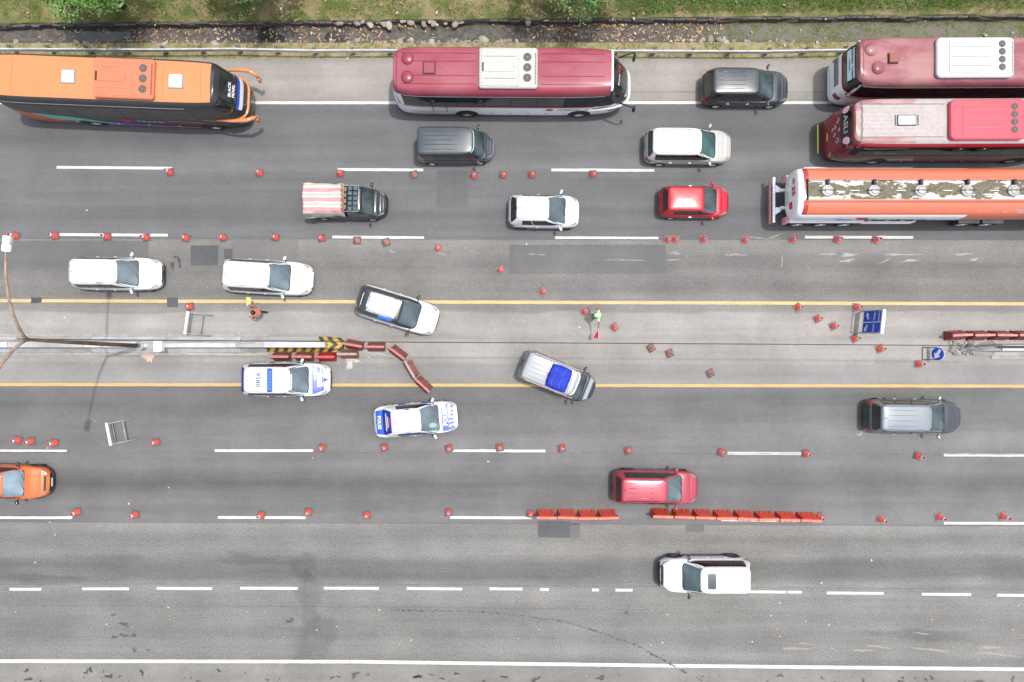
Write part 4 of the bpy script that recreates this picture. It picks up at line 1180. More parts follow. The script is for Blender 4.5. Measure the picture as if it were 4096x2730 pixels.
# ================================================================ vehicles
GL = glassmat('tinted_glass', (.030, .044, .048)); GLS = glassmat('side_glass', (.008, .008, .008)); GLB = glassmat('bus_glass', (.010, .011, .012))
BLK = M('black_plastic', (.02, .021, .022), .55, var=.15); TYRE = M('tyre_rubber', (.022, .022, .022), .85, var=.2)
RIM = M('alloy_rim', (.60, .61, .62), .35, .7, var=.1); RIMD = M('dark_rim', (.07, .07, .07), .4, .5); CHR = M('chrome', (.34, .35, .36), .25, .7, var=.05)
LAMP = M('headlamp', (.15, .165, .175), .25, .1, coat=.4); RED = M('tail_lamp', (.25, .008, .01), .2, coat=1.0); AMB = M('amber_lamp', (.75, .30, .03), .3)
PLATE = M('number_plate_black', (.03, .03, .03), .5); PLATEW = M('number_plate_white', (.72, .72, .7), .5); PLATEY = M('number_plate_yellow', (.75, .55, .05), .5)
DEC_W = M('decal_white', (.40, .40, .40), .5, var=.02); DEC_B = M('decal_blue', (.010, .06, .30), .4, var=.03); DEC_N = M('decal_navy', (.012, .02, .16), .5); DEC_K = M('decal_black', (.02, .02, .02), .5)
DEC_R = M('decal_red', (.55, .02, .025), .45); SHUT = M('shut_line', (.03, .03, .03), .8)
WC = {}
def wheel(parent, x, y, r, w, side, rim='alloy', name='wheel'):
    key = (round(r, 3), round(w, 3), rim)
    if key not in WC:
        t_ = MB().lathe([(r * .62, -w / 2), (r * .93, -w / 2), (r, -w * .38), (r, w * .38), (r * .93, w / 2), (r * .62, w / 2), (r * .60, w * .3), (r * .6, -w * .3), (r * .62, -w / 2)], 24, 'y', caps=False).mesh('tyre', TYRE, True)
        m_ = {'alloy': RIM, 'dark': RIMD, 'steel': RIM}[rim]
        rb = MB().lathe([(r * .615, w * .30), (r * .60, w * .46), (r * .55, w * .46), (r * .52, w * .30)], 24, 'y')
        if rim == 'steel':
            rb = MB().lathe([(r * .615, w * .32), (r * .60, w * .47), (r * .5, w * .42), (r * .28, w * .12), (r * .22, w * .5), (.02, w * .52)], 24, 'y')
        else:
            for k in range(5):
                a = 2 * math.pi * k / 5; c, s_ = math.cos(a), math.sin(a)
                p = lambda u, v, h: (u * c - v * s_, h, u * s_ + v * c)
                q = [p(.0, -.045, w * .47), p(0, .045, w * .47), p(r * .58, .06, w * .43), p(r * .58, -.06, w * .43)]; q += [(a_, b_ - .03, c_) for a_, b_, c_ in q]
                rb.add(q, [(0, 1, 2, 3), (7, 6, 5, 4), (0, 3, 7, 4), (1, 5, 6, 2), (2, 6, 7, 3)])
            rb.lathe([(r * .16, w * .2), (r * .16, w * .5), (.01, w * .52)], 10, 'y')
        hub = MB().lathe([(r * .6, w * .10), (r * .6, w * .12)], 20, 'y').mesh('brake_backing', BLK)
        WC[key] = (t_, rb.mesh('rim', m_), hub)
    t_, rb, hub = WC[key]
    o = link(name, t_, parent, (x, y, r)); o.rotation_euler = (0, 0, 0 if side > 0 else math.pi)
    link('rim', rb, o); link('brake_backing', hub, o)
    return o
def loft(L, W, nf, nr, prof, shear, nth=60):
    mb = MB(); rings = []
    th = []
    for i in range(nth + 1):
        u = i / nth; v = .5 - .5 * math.cos(math.pi * u)          # denser at the ends
        th.append(.004 + (math.pi - .008) * (v * .55 + u * .45))
    for a in th:
        c, s_ = math.cos(a), math.sin(a); n = nf if c > 0 else nr
        xn = math.copysign(abs(c) ** (2 / n), c); hw = W / 2 * abs(s_) ** (2 / n); x = xn * L / 2
        half = prof(x, xn)
        ring = [(x + shear(xn, z), yf * hw, z) for yf, z in half] + [(x + shear(xn, z), -yf * hw, z) for yf, z in half[-2:0:-1]]
        rings.append(ring)
    m_ = len(rings[0]); mb.v = [p for r_ in rings for p in r_]
    for i in range(len(rings) - 1):
        for k in range(m_):
            j = (k + 1) % m_; mb.f.append((i * m_ + k, (i + 1) * m_ + k, (i + 1) * m_ + j, i * m_ + j))
    h_ = len(prof(0, 0)); mir = lambda i: i if i in (0, h_ - 1) else m_ - i; e_ = (len(rings) - 1) * m_
    for i in range(h_ - 1):
        q = list(dict.fromkeys([i, i + 1, mir(i + 1), mir(i)])); mb.f.append(tuple(q)); mb.f.append(tuple(e_ + k for k in reversed(q)))
    return mb
def split(mb, zones, root, mat, base='body', smooth=True):
    """build a lofted shell as separate panels: each face goes to the first zone that claims it"""
    sets = [[] for _ in zones] + [[]]
    for f in mb.f:
        ps = [Vector(mb.v[i]) for i in f]; c = sum(ps, Vector()) / len(ps); n = (ps[1] - ps[0]).cross(ps[2] - ps[0])
        if n.length < 1e-12 and len(ps) > 3: n = (ps[2] - ps[1]).cross(ps[3] - ps[1])
        n = n.normalized() if n.length > 0 else Vector((0, 0, 1))
        if n.dot(Vector((0, c.y, c.z - 1.5))) < 0 and abs(n.x) < .5: n = -n
        for k, z_ in enumerate(zones):
            if z_[2](c, n): sets[k].append(f); break
        else: sets[-1].append(f)
    for fs, nm, m_ in zip(sets, [z_[0] for z_ in zones] + [base], [z_[1] for z_ in zones] + [mat]):
        if not fs: continue
        o = MB(); idx = {}
        for f in fs:
            q = []
            for i in f:
                if i not in idx: idx[i] = len(o.v); o.v.append(mb.v[i])
                q.append(idx[i])
            o.f.append(tuple(q))
        o.build(nm, m_, root, smooth)
def interp(keys, x):
    if x <= keys[0][0]: return keys[0][1]
    for (a, va), (b, vb) in zip(keys, keys[1:]):
        if x <= b:
            u = (x - a) / (b - a); u = u * u * (3 - 2 * u); return va + (vb - va) * u
    return keys[-1][1]
def sstep(a, b, x): u = max(0, min(1, (x - a) / (b - a))); return u * u * (3 - 2 * u)
class Car: pass
def make_car(name, label, cat, X, Y, yaw, L=4.4, W=1.75, H=1.65, hood=1.0, ws=.85, rr=.35, deck=0.0, belt=.97, hf=.78, nf=5.0, nr=7.0, wr=.76, mat=None,
             roofmat=None, cladding=None, cuts=(-.86, -.42, .12, .80), wheel_r=.31, rim='alloy', ribs=0, rails=None, fin=True, gl=None, tail='rear', handles=None, group='cars on the motorway',
             clear=.2, wb=.93, mirror=None, head=LAMP, cabn=(6, 9), rear_h=None, grille=BLK, wind_v=(.06, .93), plate=PLATE, sw=(.14, .86), cab_rear=None, black_dlo=True):
    C = Car(); C.L, C.W, C.H, C.belt = L, W, H, belt
    root = thing(name, label, cat, (X, Y, .004), R(yaw), group); C.root = root; C.mat = mat
    xc = L / 2 - hood; C.xc = xc
    rz = rear_h or belt
    keys = [(-L / 2, rz - .22), (-L / 2 + .10, rz - .04), (-L / 2 + .3, rz), (xc - .1, belt), (xc + .15, belt - .01), (L / 2 - .28, hf + .05), (L / 2 - .10, hf - .02), (L / 2, hf - .14)]
    def prof(x, xn):
        zc = interp(keys, x); zs = zc - .045; zb = clear + .10 * sstep(.8, 1, abs(xn)); h = zs - zb
        return [(0, zb), (.80, zb), (.93, zb + .04), (.975, zb + .16 * h), (1.0, zb + .45 * h), (1.0, zb + .62 * h), (.985, zb + .78 * h), (.965, zb + .90 * h), (.93, zs - .01), (.88, zs + .012), (.6, zc - .008), (.3, zc), (0, zc + .004)]
    def shear(xn, z):
        f = sstep(.7, 1, xn); b = sstep(.7, 1, -xn)
        return -f * (.16 * max(0, (z - .52) / .35) ** 1.6 + .06 * max(0, (.4 - z) / .2)) + b * (.10 * max(0, (z - .55) / .45) ** 1.5 + .05 * max(0, (.4 - z) / .2))
    body = loft(L, W, nf, nr, prof, shear)
    # cabin
    xf0, xf1 = xc + .10, xc - ws
    xr0 = (-L / 2 + deck + .07) if cab_rear is None else cab_rear; xr1 = xr0 + rr
    w0, w1 = W / 2 * wb, W / 2 * wr; z0, z1 = belt - .04, H - .055; cf, cb = cabn
    def dims(v):
        e = v ** 1.12
        ww = w0 + (w1 - w0) * e + .02 * math.sin(math.pi * v)
        return xf0 + (xf1 - xf0) * v ** .93, xr0 + (xr1 - xr0) * v ** 1.15, ww, z0 + (z1 - z0) * v
    def side(s_, v, sd, off=0):
        f, r_, w, z = dims(v); a = (f - r_) / 2; n = cf if s_ > 0 else cb
        return Vector(((f + r_) / 2 + a * s_, sd * (w * (1 - abs(s_) ** n) ** (1 / n) + off), z + off * .35))
    def front(yf, v, sd=1, off=0):
        f, r_, w, z = dims(v); a = (f - r_) / 2; n = cf if sd > 0 else cb
        nx, nz = (z1 - z0), (abs(xf0 - xf1) if sd > 0 else abs(xr1 - xr0)); q = math.hypot(nx, nz)
        return Vector(((f + r_) / 2 + sd * (a * (1 - abs(yf) ** n) ** (1 / n) + off * nx / q), yf * w, z + off * nz / q))
    C.side, C.front = side, front
    cab = MB(); rows = []; N = 72
    for v in (0, .15, .3, .5, .7, .85, .95, 1.0):
        f, r_, w, z = dims(v); a = (f - r_) / 2; ring = []
        for k in range(N):
            t_ = 2 * math.pi * k / N; c, s_ = math.cos(t_), math.sin(t_); n = cf if c > 0 else cb
            ring.append(((f + r_) / 2 + a * math.copysign(abs(c) ** (2 / n), c), w * math.copysign(abs(s_) ** (2 / n), s_), z))
        rows.append(ring)
    top = rows[-1]; f, r_, w, z = dims(1); xm = (f + r_) / 2
    for k_, dz in ((.985, .018), (.96, .030), (.90, .040), (.75, .050), (.5, .057), (.25, .060), (.02, .061)):
        q_ = []
        for x, y, zz in top:
            x_, y_ = xm + (x - xm) * (1 - (1 - k_) * (.55 if k_ > .9 else 1)), y * k_
            xn_, yn_ = (x_ - xm) / ((f - r_) / 2), y_ / w
            q_.append((x_, y_, z + .042 * max(0, 1 - yn_ * yn_) * max(0, 1 - xn_ ** 4) + .024 * (1 - k_ ** 16)))
        rows.append(q_)
    cab.v = [p for q in rows for p in q]
    for i in range(len(rows) - 1):
        for k in range(N):
            j = (k + 1) % N; cab.f.append((i * N + k, i * N + j, (i + 1) * N + j, (i + 1) * N + k))
    cab.f.append(tuple(range((len(rows) - 1) * N, len(rows) * N)))
    C.bvh = bvh_of(body, cab); C.bb = bvh_of(body); C.cb = bvh_of(cab)
    body.build('body', mat, root, True)
    cab.build('cabin', roofmat or mat, root, True)
    if cladding:
        for sd in ('y+', 'y-'): patch('side_cladding', C.bb, sd, rect(-L / 2 * .9, L / 2 * .88, clear + .05, clear + .20), cladding, root, (24, 2), .006)
        patch('front_cladding', C.bb, 'x+', rect(-W * .42, W * .42, clear + .12, clear + .30), cladding, root, (14, 3), .006)
        patch('rear_cladding', C.bb, 'x-', rect(-W * .42, W * .42, clear + .12, clear + .28), cladding, root, (14, 3), .006)
    def grid(fn, nu, nv, nm, m_, par=None):
        mb = MB(); mb.v = [tuple(fn(i / nu, j / nv)) for j in range(nv + 1) for i in range(nu + 1)]
        mb.f = [(j * (nu + 1) + i, j * (nu + 1) + i + 1, (j + 1) * (nu + 1) + i + 1, (j + 1) * (nu + 1) + i) for j in range(nv) for i in range(nu)]
        return mb.build(nm, m_, par or root, True)
    C.grid = grid
    gm_ = gl or GL
    wv0, wv1 = wind_v
    wsr = grid(lambda u, v: front((u * 2 - 1) * (.93 - .05 * v), wv0 + (wv1 - wv0) * v, 1, .006), 16, 6, 'windscreen', gm_)
    grid(lambda u, v: front((u * 2 - 1) * .92, .015 + .05 * v, 1, .009), 16, 1, 'windscreen_surround', BLK)
    for s_ in (.15, -.4):
        MB().tube([front(s_, .06, 1, .018), front(s_ + .12, .10, 1, .02), front(s_ + .45, .16, 1, .02)], .010, 5).build('wiper', BLK, root)
    grid(lambda u, v: front((u * 2 - 1) * (.86 - .06 * v), .16 + .66 * v, -1, .006), 14, 5, 'rear_window', GLS)
    for sd in (1, -1):
        if black_dlo: grid(lambda u, v: side(cuts[0] + .10 * (1 - v) + (cuts[-1] + .13 * (1 - v) - cuts[0] - .10 * (1 - v)) * u, sw[0] + (sw[1] - sw[0]) * v, sd, .0025), 20, 4, 'window_surround', BLK)
        for i in range(len(cuts) - 1):
            a, b = cuts[i] + .018, cuts[i + 1] - .018; last = i == len(cuts) - 2; first = i == 0
            def fn(u, v, a=a, b=b, last=last, first=first):
                vv = sw[0] + (sw[1] - sw[0]) * v
                b2 = b + (.13 * (1 - v) if last else 0); a2 = a + (.10 * (1 - v) - .0 if first else 0)
                return side(a2 + (b2 - a2) * u, vv, sd, .006)
            grid(fn, 8, 4, 'side_window', GLS)
        # doors
        cut_x = [side(c_, 0, 1).x for c_ in cuts]
        for i in range(max(1, len(cuts) - 3), len(cuts) - 1):
            x0, x1 = cut_x[i] + .02, cut_x[i + 1] - .02
            if i == len(cuts) - 2: x1 += .18
            d = patch('door', C.bb, 'y+' if sd > 0 else 'y-', rect(x0, x1, clear + .20, belt - .11), mat, root, (8, 6), .005)
            if d:
                hp = proj(C.bb, 'y+' if sd > 0 else 'y-', x0 + .16, belt - .20, .02)
                if hp: MB().rbox(hp.x - .075, hp.x + .075, hp.y - .012, hp.y + .012, hp.z - .014, hp.z + .014, .006, .012, seg=2).build('door_handle', handles or mat, d)
        # mirrors
        mp = side(.80, 0.02, sd); mx, my = mp.x + .02, sd * (W / 2 + .10)
        mo = MB().rbox(-.065, .065, -.115, .115, -.07, .085, .03, .05, Matrix.Translation((mx - .01, my, belt + .09)) @ Matrix.Rotation(sd * R(-24), 4, 'Z')).build('side_mirror', mirror or mat, root, True)
        MB().tube([(mx + .02, mp.y - sd * .02, belt + .0), (mx, my - sd * .07, belt + .03)], .022, 6).build('mirror_arm', BLK, mo)
        # wheels
        for wx in (L / 2 - .19 * L, -L / 2 + .185 * L):
            ax = 'y+' if sd > 0 else 'y-'
            disc_patch('wheel_arch', C.bb, ax, wx, wheel_r, wheel_r * 1.17, BLK, root, .004, 24, zmin=clear + .05)
            yy = abs(proj(C.bb, ax, wx, clear + .42, 0).y)
            wheel(root, wx, sd * (yy - .095), wheel_r, .21, sd, rim)
    def half(x): xn = min(.999, abs(x) / (L / 2)); n = nf if x > 0 else nr; return W / 2 * (1 - xn ** n) ** (1 / n)
    C.half = half
    patch('bonnet', C.bb, 'z', [(xc + .20, -.405 * W), (xc + .20, .405 * W), (L / 2 - .24, .30 * W), (L / 2 - .24, -.30 * W)], mat, root, (20, 18), .010, .10)
    patch('bonnet_gap', C.bb, 'z', [(xc + .185, -.413 * W), (xc + .185, .413 * W), (L / 2 - .222, .308 * W), (L / 2 - .222, -.308 * W)], M('panel_gap', (.10, .10, .10), .8), root, (20, 18), .0065, .10)
    for sd in (1, -1):
        xa, xb = L / 2 - .56, L / 2 - .20
        q = [(xa, sd * .95 * half(xa)), (xb, sd * .90 * half(xb)), (xb + .05, sd * .70 * half(xb)), (xa + .20, sd * .78 * half(xa))]
        patch('headlight', C.bb, 'z', q, head, root, (6, 4), .009, .1)
        hx = rz - .05
        patch('tail_light', C.bb, 'x-', rect(sd * W * .33, sd * W * .462, rz - .38, rz - .10), RED, root, (5, 4), .008)
        xa = -L / 2 + .34
        patch('tail_light', C.bb, 'y+' if sd > 0 else 'y-', rect(-L / 2 + .07, -L / 2 + .27, rz - .30, rz - .12), RED, root, (5, 4), .008)
    patch('grille', C.bb, 'x+', rect(-.26 * W, .26 * W, hf - .27, hf - .17), grille, root, (10, 3), .008, .1)
    patch('lower_intake', C.bb, 'x+', rect(-.30 * W, .30 * W, clear + .16, clear + .26), BLK, root, (10, 2), .008, .1)
    patch('number_plate', C.bb, 'x+', rect(-.21, .21, clear + .29, clear + .39), plate, root, (4, 2), .014)
    patch('number_plate', C.bb, 'x-', rect(-.21, .21, rz - .36, rz - .26), plate, root, (4, 2), .014)
    patch('tailgate', C.bb, 'x-', rect(-.36 * W, .36 * W, clear + .30, rz - .08), mat, root, (10, 5), .004)
    C.x_roof0, C.x_roof1 = xr1, xf1; C.w1 = w1
    rl = xf1 - xr1
    for i in range(ribs):
        y = (i - (ribs - 1) / 2) * (2 * w1 * .82 / max(1, ribs)); a, b = xr1 + .10 * rl, xr1 + .72 * rl
        pts = [proj(C.cb, 'z', a + (b - a) * k / 6, y, .004) for k in range(7)]
        if all(pts): MB().tube(pts, [.004] + [.016] * 5 + [.004], 6).build('roof_rib', roofmat or mat, root, True)
    if rails:
        for sd in (1, -1):
            a, b = xr1 + .08 * rl, xr1 + .86 * rl; y = sd * w1 * .88
            pts = [proj(C.cb, 'z', a + (b - a) * k / 6, y, .035 if 0 < k < 6 else .0) for k in range(7)]
            MB().tube(pts, .018, 6).build('roof_rail', rails, root, True)
    if fin:
        p = proj(C.cb, 'z', xr1 + .16, 0, 0)
        MB().add([(p.x - .09, -.02, p.z - .01), (p.x + .09, -.006, p.z - .01), (p.x + .09, .006, p.z - .01), (p.x - .09, .02, p.z - .01), (p.x - .07, 0, p.z + .06)], [(0, 1, 4), (1, 2, 4), (2, 3, 4), (3, 0, 4)]).build('aerial_fin', BLK if mat not in (None,) else mat, root)
    if not deck and cab_rear is None:      # spoiler lip over the tailgate
        grid(lambda u, v: front((u * 2 - 1) * .78, .955 + .04 * v, -1, .015 + .02 * (1 - v)), 12, 2, 'spoiler', roofmat or mat)
    for sd in (1, -1):
        pts = [proj(C.cb, 'z', xr1 + rl * (.03 + .94 * k / 8), sd * w1 * (.93 - .05 * abs(k / 4 - 1)), .003) for k in range(9)]
        pts = [q for q in pts if q]
        MB().tube(pts, .009, 5).build('roof_channel', SHUT, root)
    return C

def carpos(x0, x1, yref, z=.6, zy=.95, far=None, W=1.75):
    """centre from the photo: bumper columns and the row of the far shoulder (or the centre row)"""
    a, b = P(x0, 0, z).x, P(x1, 0, z).x
    if far is None: y = P(0, yref, .75).y
    else:
        y = P(0, far, zy).y; y += -W / 2 * .97 if y > 0 else W / 2 * .97
    return (a + b) / 2, y, b - a
PW = paint('paint_white', (.43, .44, .445)); PBLK = paint('paint_black', (.016, .018, .021), .2, .3); PGR = paint('paint_dark_grey', (.030, .040, .048), .2, .34)
PSI = paint('paint_silver_white', (.30, .29, .27), .1); PRED = paint('paint_red', (.33, .010, .022)); PMAR = paint('paint_maroon', (.25, .026, .045), .2); PORG = paint('paint_orange', (.42, .085, .014), .1)
PSLV = paint('paint_silver_grey', (.22, .235, .25), .2); PBGR = paint('paint_slate_grey', (.026, .032, .037), .2, .34); PSG = paint('paint_pale_grey', (.13, .15, .168), .25)

# --- upper carriageway
x, y, L = carpos(2805, 3151, 0, far=279, W=1.78)
c6 = make_car('minivan', 'black people carrier driving on the upper shoulder between two maroon roofed buses', 'car', x, y, -.5, L, 1.76, 1.74, .95, .95, .28, mat=PBGR, ribs=5, cuts=(-.88, -.40, .16, .80), handles=CHR, fin=False, mirror=PBGR, rear_h=1.0)
for sd in ('y-', 'y+'):
    patch('chrome_strip', c6.bb, sd, rect(-1.5, 1.2, .90, .925), CHR, c6.root, (16, 1), .012)
    patch('chrome_strip', c6.bb, sd, rect(-1.0, .9, .36, .375), CHR, c6.root, (12, 1), .012)
a = P(1661.6, 0, 1.5).x; b = P(1977, 0, .6).x
c7 = make_car('van', 'dark grey box van below the middle bus', 'van', (a + b) / 2, 10.52, 0, b - a + .04, 1.64, 1.9, .60, .50, .10, mat=PGR, ribs=5, cuts=(-.92, -.44, .16, .84), wr=.86, wb=.95, belt=1.02, hf=.80, nf=3.6, nr=9, fin=False, head=LAMP, rear_h=1.08, cabn=(5, 11))
patch('chrome_nose', c7.bb, 'x+', rect(-.72, .72, .60, .72), CHR, c7.root, (14, 3), .012)
grid_ = c7.grid(lambda u, v: c7.front((u * 2 - 1) * .86, .90 + .06 * v, 1, .012), 14, 1, 'sun_strip', M('sun_strip_green', (.35, .55, .48), .3))
x, y, L = carpos(2577, 2925, 0, far=516, W=1.78)
c8 = make_car('minivan', 'silver white people carrier in the outer lane right of the dark van', 'car', x, y, -.6, L, 1.76, 1.74, 1.0, .92, .22, mat=PSI, cuts=(-.88, -.40, .16, .80), handles=CHR, fin=False, roofmat=paint('paint_pale_roof', (.5, .5, .49), .1), gl=glassmat('windscreen_teal', (.030, .062, .062)))
for sd in ('y-', 'y+'): patch('chrome_strip', c8.bb, sd, rect(-1.4, 1.2, .89, .915), CHR, c8.root, (16, 1), .012)
for s_ in (1, -1):
    pts = [proj(c8.cb, 'z', c8.x_roof0 + .15 + .3 * k, s_ * c8.w1 * .86, .004) for k in range(7)]
    MB().tube(pts, .008, 5).build('roof_channel', SHUT, c8.root)
x, y, L = carpos(2033.7, 2317.5, 0, far=779, W=1.72)
c10 = make_car('hatchback', 'white hatchback in the second lane with a tiny red lamp on its rear window', 'car', x, y, -1.0, L, 1.72, 1.55, .80, .92, .42, mat=PW, wr=.70, cuts=(-.66, -.12, .74), belt=.96, wheel_r=.30, rim='dark', black_dlo=False)
c10.grid(lambda u, v: c10.front((u * 2 - 1) * .13, .88 + .05 * v, -1, .035), 4, 1, 'brake_lamp', RED)
x, y, L = carpos(2636.7, 2914, 0, far=744, W=1.62)
c11 = make_car('hatchback', 'small bright red hatchback in the second lane', 'car', x, y, -.6, L, 1.64, 1.52, .78, .80, .26, mat=PRED, wr=.74, cuts=(-.66, -.08, .76), wheel_r=.28, belt=.95, handles=CHR)
x, y, L = carpos(298, 650, 1095)
c12 = make_car('minivan', 'white people carrier at far left in the inner lane', 'car', x, y, -.7, L, 1.74, 1.66, 1.10, .82, .30, mat=PW, wr=.72, cuts=(-.84, -.40, .12, .70), rails=None, gl=glassmat('windscreen_slate', (.045, .065, .075)))
x, y, L = carpos(893.6, 1250.8, 1109)
c13 = make_car('suv', 'white sport utility car with roof rails behind the car carrying a white load', 'car', x, y, -3.2, L, 1.80, 1.66, 1.10, .92, .34, mat=PW, wr=.70, rails=PW, cuts=(-.80, -.36, .14, .74), gl=MATS['windscreen_slate'])
MB().rbox(2.28, 2.40, -.42, .42, .52, .66, .03, .04).build('bumper_guard', PW, c13.root)

# two-tone car with a load on its roof
p = P(1587, 1241, .8)
c14 = make_car('minivan', 'white car with a black roof carrying a white wrapped load, turning on the median', 'car', p.x, p.y, -17.2, 4.42, 1.75, 1.70, 1.02, .86, .34, mat=PW, roofmat=PBLK, wr=.74, wb=.90, cuts=(-.84, -.40, .12, .74), rails=None, mirror=PBLK, fin=True, gl=glassmat('windscreen_dark', (.03, .042, .048)), rear_h=.98)
def tarp(name, label, cat, car, x0, x1, y0, y1, h, mat, seed, strap=None, lumps=.05, folds=.02):
    """draped load resting on a roof"""
    rr_ = random.Random(seed); W4 = car.root.matrix_basis if False else Matrix.Translation(car.root.location) @ Matrix.Rotation(car.root.rotation_euler.z, 4, 'Z')
    cx, cy = (x0 + x1) / 2, (y0 + y1) / 2; zz = max(proj(car.cb, 'z', cx, cy, 0).z, 0)
    t_ = thing(name, label, cat, W4 @ Vector((cx, cy, zz)), car.root.rotation_euler.z)
    n = 36; mb = MB()
    for j in range(n + 1):
        for i in range(n + 1):
            u, v = 2 * i / n - 1, 2 * j / n - 1
            uu, vv = u * math.sqrt(1 - .28 * v * v / 2), v * math.sqrt(1 - .28 * u * u / 2)
            e = max(abs(u), abs(v)); ed = 1 - sstep(.72, 1.0, e) ** 1.5
            q = Vector((u * 2.2 + seed, v * 2.2, seed * .7))
            xx = (x1 - x0) / 2 * uu * (1 + .05 * mnoise.noise(q * 1.4)); yy = (y1 - y0) / 2 * vv * (1 + .05 * mnoise.noise(q * 1.4 + Vector((5, 5, 5))))
            g = proj(car.cb, 'z', cx + xx, cy + yy, 0); gz = (g.z - zz) if g else -.05
            hz = h * (.75 + lumps * 6 * mnoise.noise(q * .9)) * ed + folds * abs(mnoise.noise(Vector((u * 2.2 + v * 1.6, v * 3.2 - u, seed)))) * (.3 + ed)
            mb.v.append((xx, yy, gz + .012 + max(0, hz)))
    m1 = n + 1; mb.f = [(j * m1 + i, j * m1 + i + 1, (j + 1) * m1 + i + 1, (j + 1) * m1 + i) for j in range(n) for i in range(n)]
    b = mb.build('cover', mat, t_, True); bv = bvh_of(mb)
    if strap:
        for k in (-.45, .30):
            pts = [proj(bv, 'z', (x1 - x0) / 2 * k + .04 * math.sin(q * 1.1), (y1 - y0) / 2 * (-.96 + 1.92 * q / 14), .008) for q in range(15)]
            pts = [q for q in pts if q]
            if len(pts) > 3: MB().tube(pts, .006, 5).build('strap', strap, t_)
    return t_
wt = M('white_tarpaulin', (.42, .43, .45), .7, var=.06, vscale=3)
bt = M('blue_tarpaulin', (.010, .024, .25), .75, var=.15, vscale=3)
tarp('wrapped_load', 'lumpy load wrapped in white sheeting on the black roof', 'load', c14, -1.42, .18, -.52, .54, .22, wt, 3, lumps=.09, folds=.10)
tarp('blue_sheet', 'crumpled bit of blue sheeting under the white wrapped load', 'sheeting', c14, -.70, .05, -.72, -.50, .04, M('bright_blue_sheeting', (.015, .10, .4), .5, var=.15), 9)
pts = [proj(c14.cb, 'z', -1.72 + .0 * k, -.42 + .14 * k, .03) for k in range(7)]
MB().tube([q for q in pts if q], .022, 6).build('roof_bar', CHR, c14.root, True)
pts = [proj(c14.cb, 'z', .2 + .1 * k, .56, .02) for k in range(5)]; MB().tube([q for q in pts if q], .012, 5).build('roof_bar', CHR, c14.root)

# police cars
p = P(1143.5, 1519, .75)
c15 = make_car('police_car', 'white police car with 9580 and a blue light bar on its roof', 'police car', p.x, p.y, -.3, 4.66, 1.80, 1.66, 1.12, .80, .42, mat=PW, wr=.72, cuts=(-.84, -.36, .14, .72), group='police cars', gl=MATS['windscreen_slate'])
hb = [(c15.xc + .24, -.43 * 1.8), (c15.xc + .24, .43 * 1.8), (4.66 / 2 - .30, .30 * 1.8), (4.66 / 2 - .30, -.30 * 1.8)]
patch('blue_bonnet_wrap', c15.bb, 'z', hb, paint('wrap_blue', (.03, .065, .26)), c15.root, (24, 24), .026, .05)
x0 = c15.xc + .48
patch('white_bonnet_shield', c15.bb, 'z', [(x0, -.40), (x0, .40), (x0 + .54, .24), (x0 + .54, -.24)], DEC_W, c15.root, (20, 18), .034)
patch('blue_triangle', c15.bb, 'z', [(x0 + .22, -.18), (x0 + .22, .18), (x0 + .52, .012), (x0 + .52, -.012)], MATS['wrap_blue'], c15.root, (8, 8), .042)
text_patch('fleet_number', '9580', c15.cb, 'z', -1.15, .02, .34, -math.pi / 2, paint('number_blue', (.015, .055, .13)), c15.root, .012, .004, 1.1)
lb = MB(); px_ = -.52; pz = proj(c15.cb, 'z', px_, 0, 0).z + .03
lb.rbox(px_ - .13, px_ + .13, -.60, .60, pz, pz + .10, .03, .10)
bar = lb.build('light_bar', M('beacon_blue', (.012, .05, .24), .3), c15.root)
for k in range(6):
    for s_ in (1, -1):
        MB().rbox(px_ + s_ * .065 - .055, px_ + s_ * .065 + .055, -.50 + k * .172, -.36 + k * .172, pz + .101, pz + .108, .002, .01, seg=1).build('beacon_lens', M('beacon_lens', (.05, .13, .36), .3), bar)
c15.grid(lambda u, v: c15.front((u * 2 - 1) * .62 - .15, .84 + .07 * v, 1, .012), 12, 1, 'sun_strip', DEC_W)
for sd in ('y+', 'y-'):
    patch('blue_side_band', c15.bb, sd, rect(-1.0, 1.0, .70, .90), DEC_B, c15.root, (18, 3), .010)
    patch('white_side_label', c15.bb, sd, rect(-.55, .55, .74, .88), DEC_W, c15.root, (12, 2), .016)
    patch('rear_stripe', c15.bb, sd, rect(-2.25, -1.7, .55, .85), DEC_B, c15.root, (8, 3), .010)
patch('blue_tail_wrap', c15.bb, 'x-', rect(-.72, .72, .62, .92), DEC_B, c15.root, (12, 4), .012)
c15.grid(lambda u, v: c15.front((u * 2 - 1) * .80, .10 + .75 * v, -1, .010), 12, 4, 'blue_rear_wrap', DEC_N)
p = P(1663, 1678, .75)
c16 = make_car('police_car', 'white and blue police saloon marked POLISI on bonnet and boot', 'police car', p.x, p.y, 4.6, 4.44, 1.72, 1.48, 1.02, .92, .62, deck=.42, mat=PW, wr=.70, belt=.92, cuts=(-.60, -.06, .72), group='police cars', wheel_r=.30, gl=MATS['windscreen_slate'])
Lh = 2.22
blw = MATS['wrap_blue']
patch('blue_bonnet_wrap', c16.bb, 'z', [(c16.xc + .20, -.42 * 1.72), (c16.xc + .20, .42 * 1.72), (c16.xc + .52, .41 * 1.72), (c16.xc + .52, -.41 * 1.72)], blw, c16.root, (8, 24), .024)
x0, x1 = c16.xc + .53, Lh - .26
for k in range(11):
    y0 = -.68 + k * 1.36 / 11
    q = [(x0, y0), (x0, y0 + 1.36 / 11), (x1, (y0 + 1.36 / 11) * .80), (x1, y0 * .80)]
    patch('bonnet_stripe', c16.bb, 'z', q, DEC_W if k % 2 else blw, c16.root, (10, 4), .024)
text_patch('lettering', 'POLISI', c16.bb, 'z', c16.xc + .37, 0, .32, math.pi / 2, DEC_W, c16.root, .036, .012, 1.0)
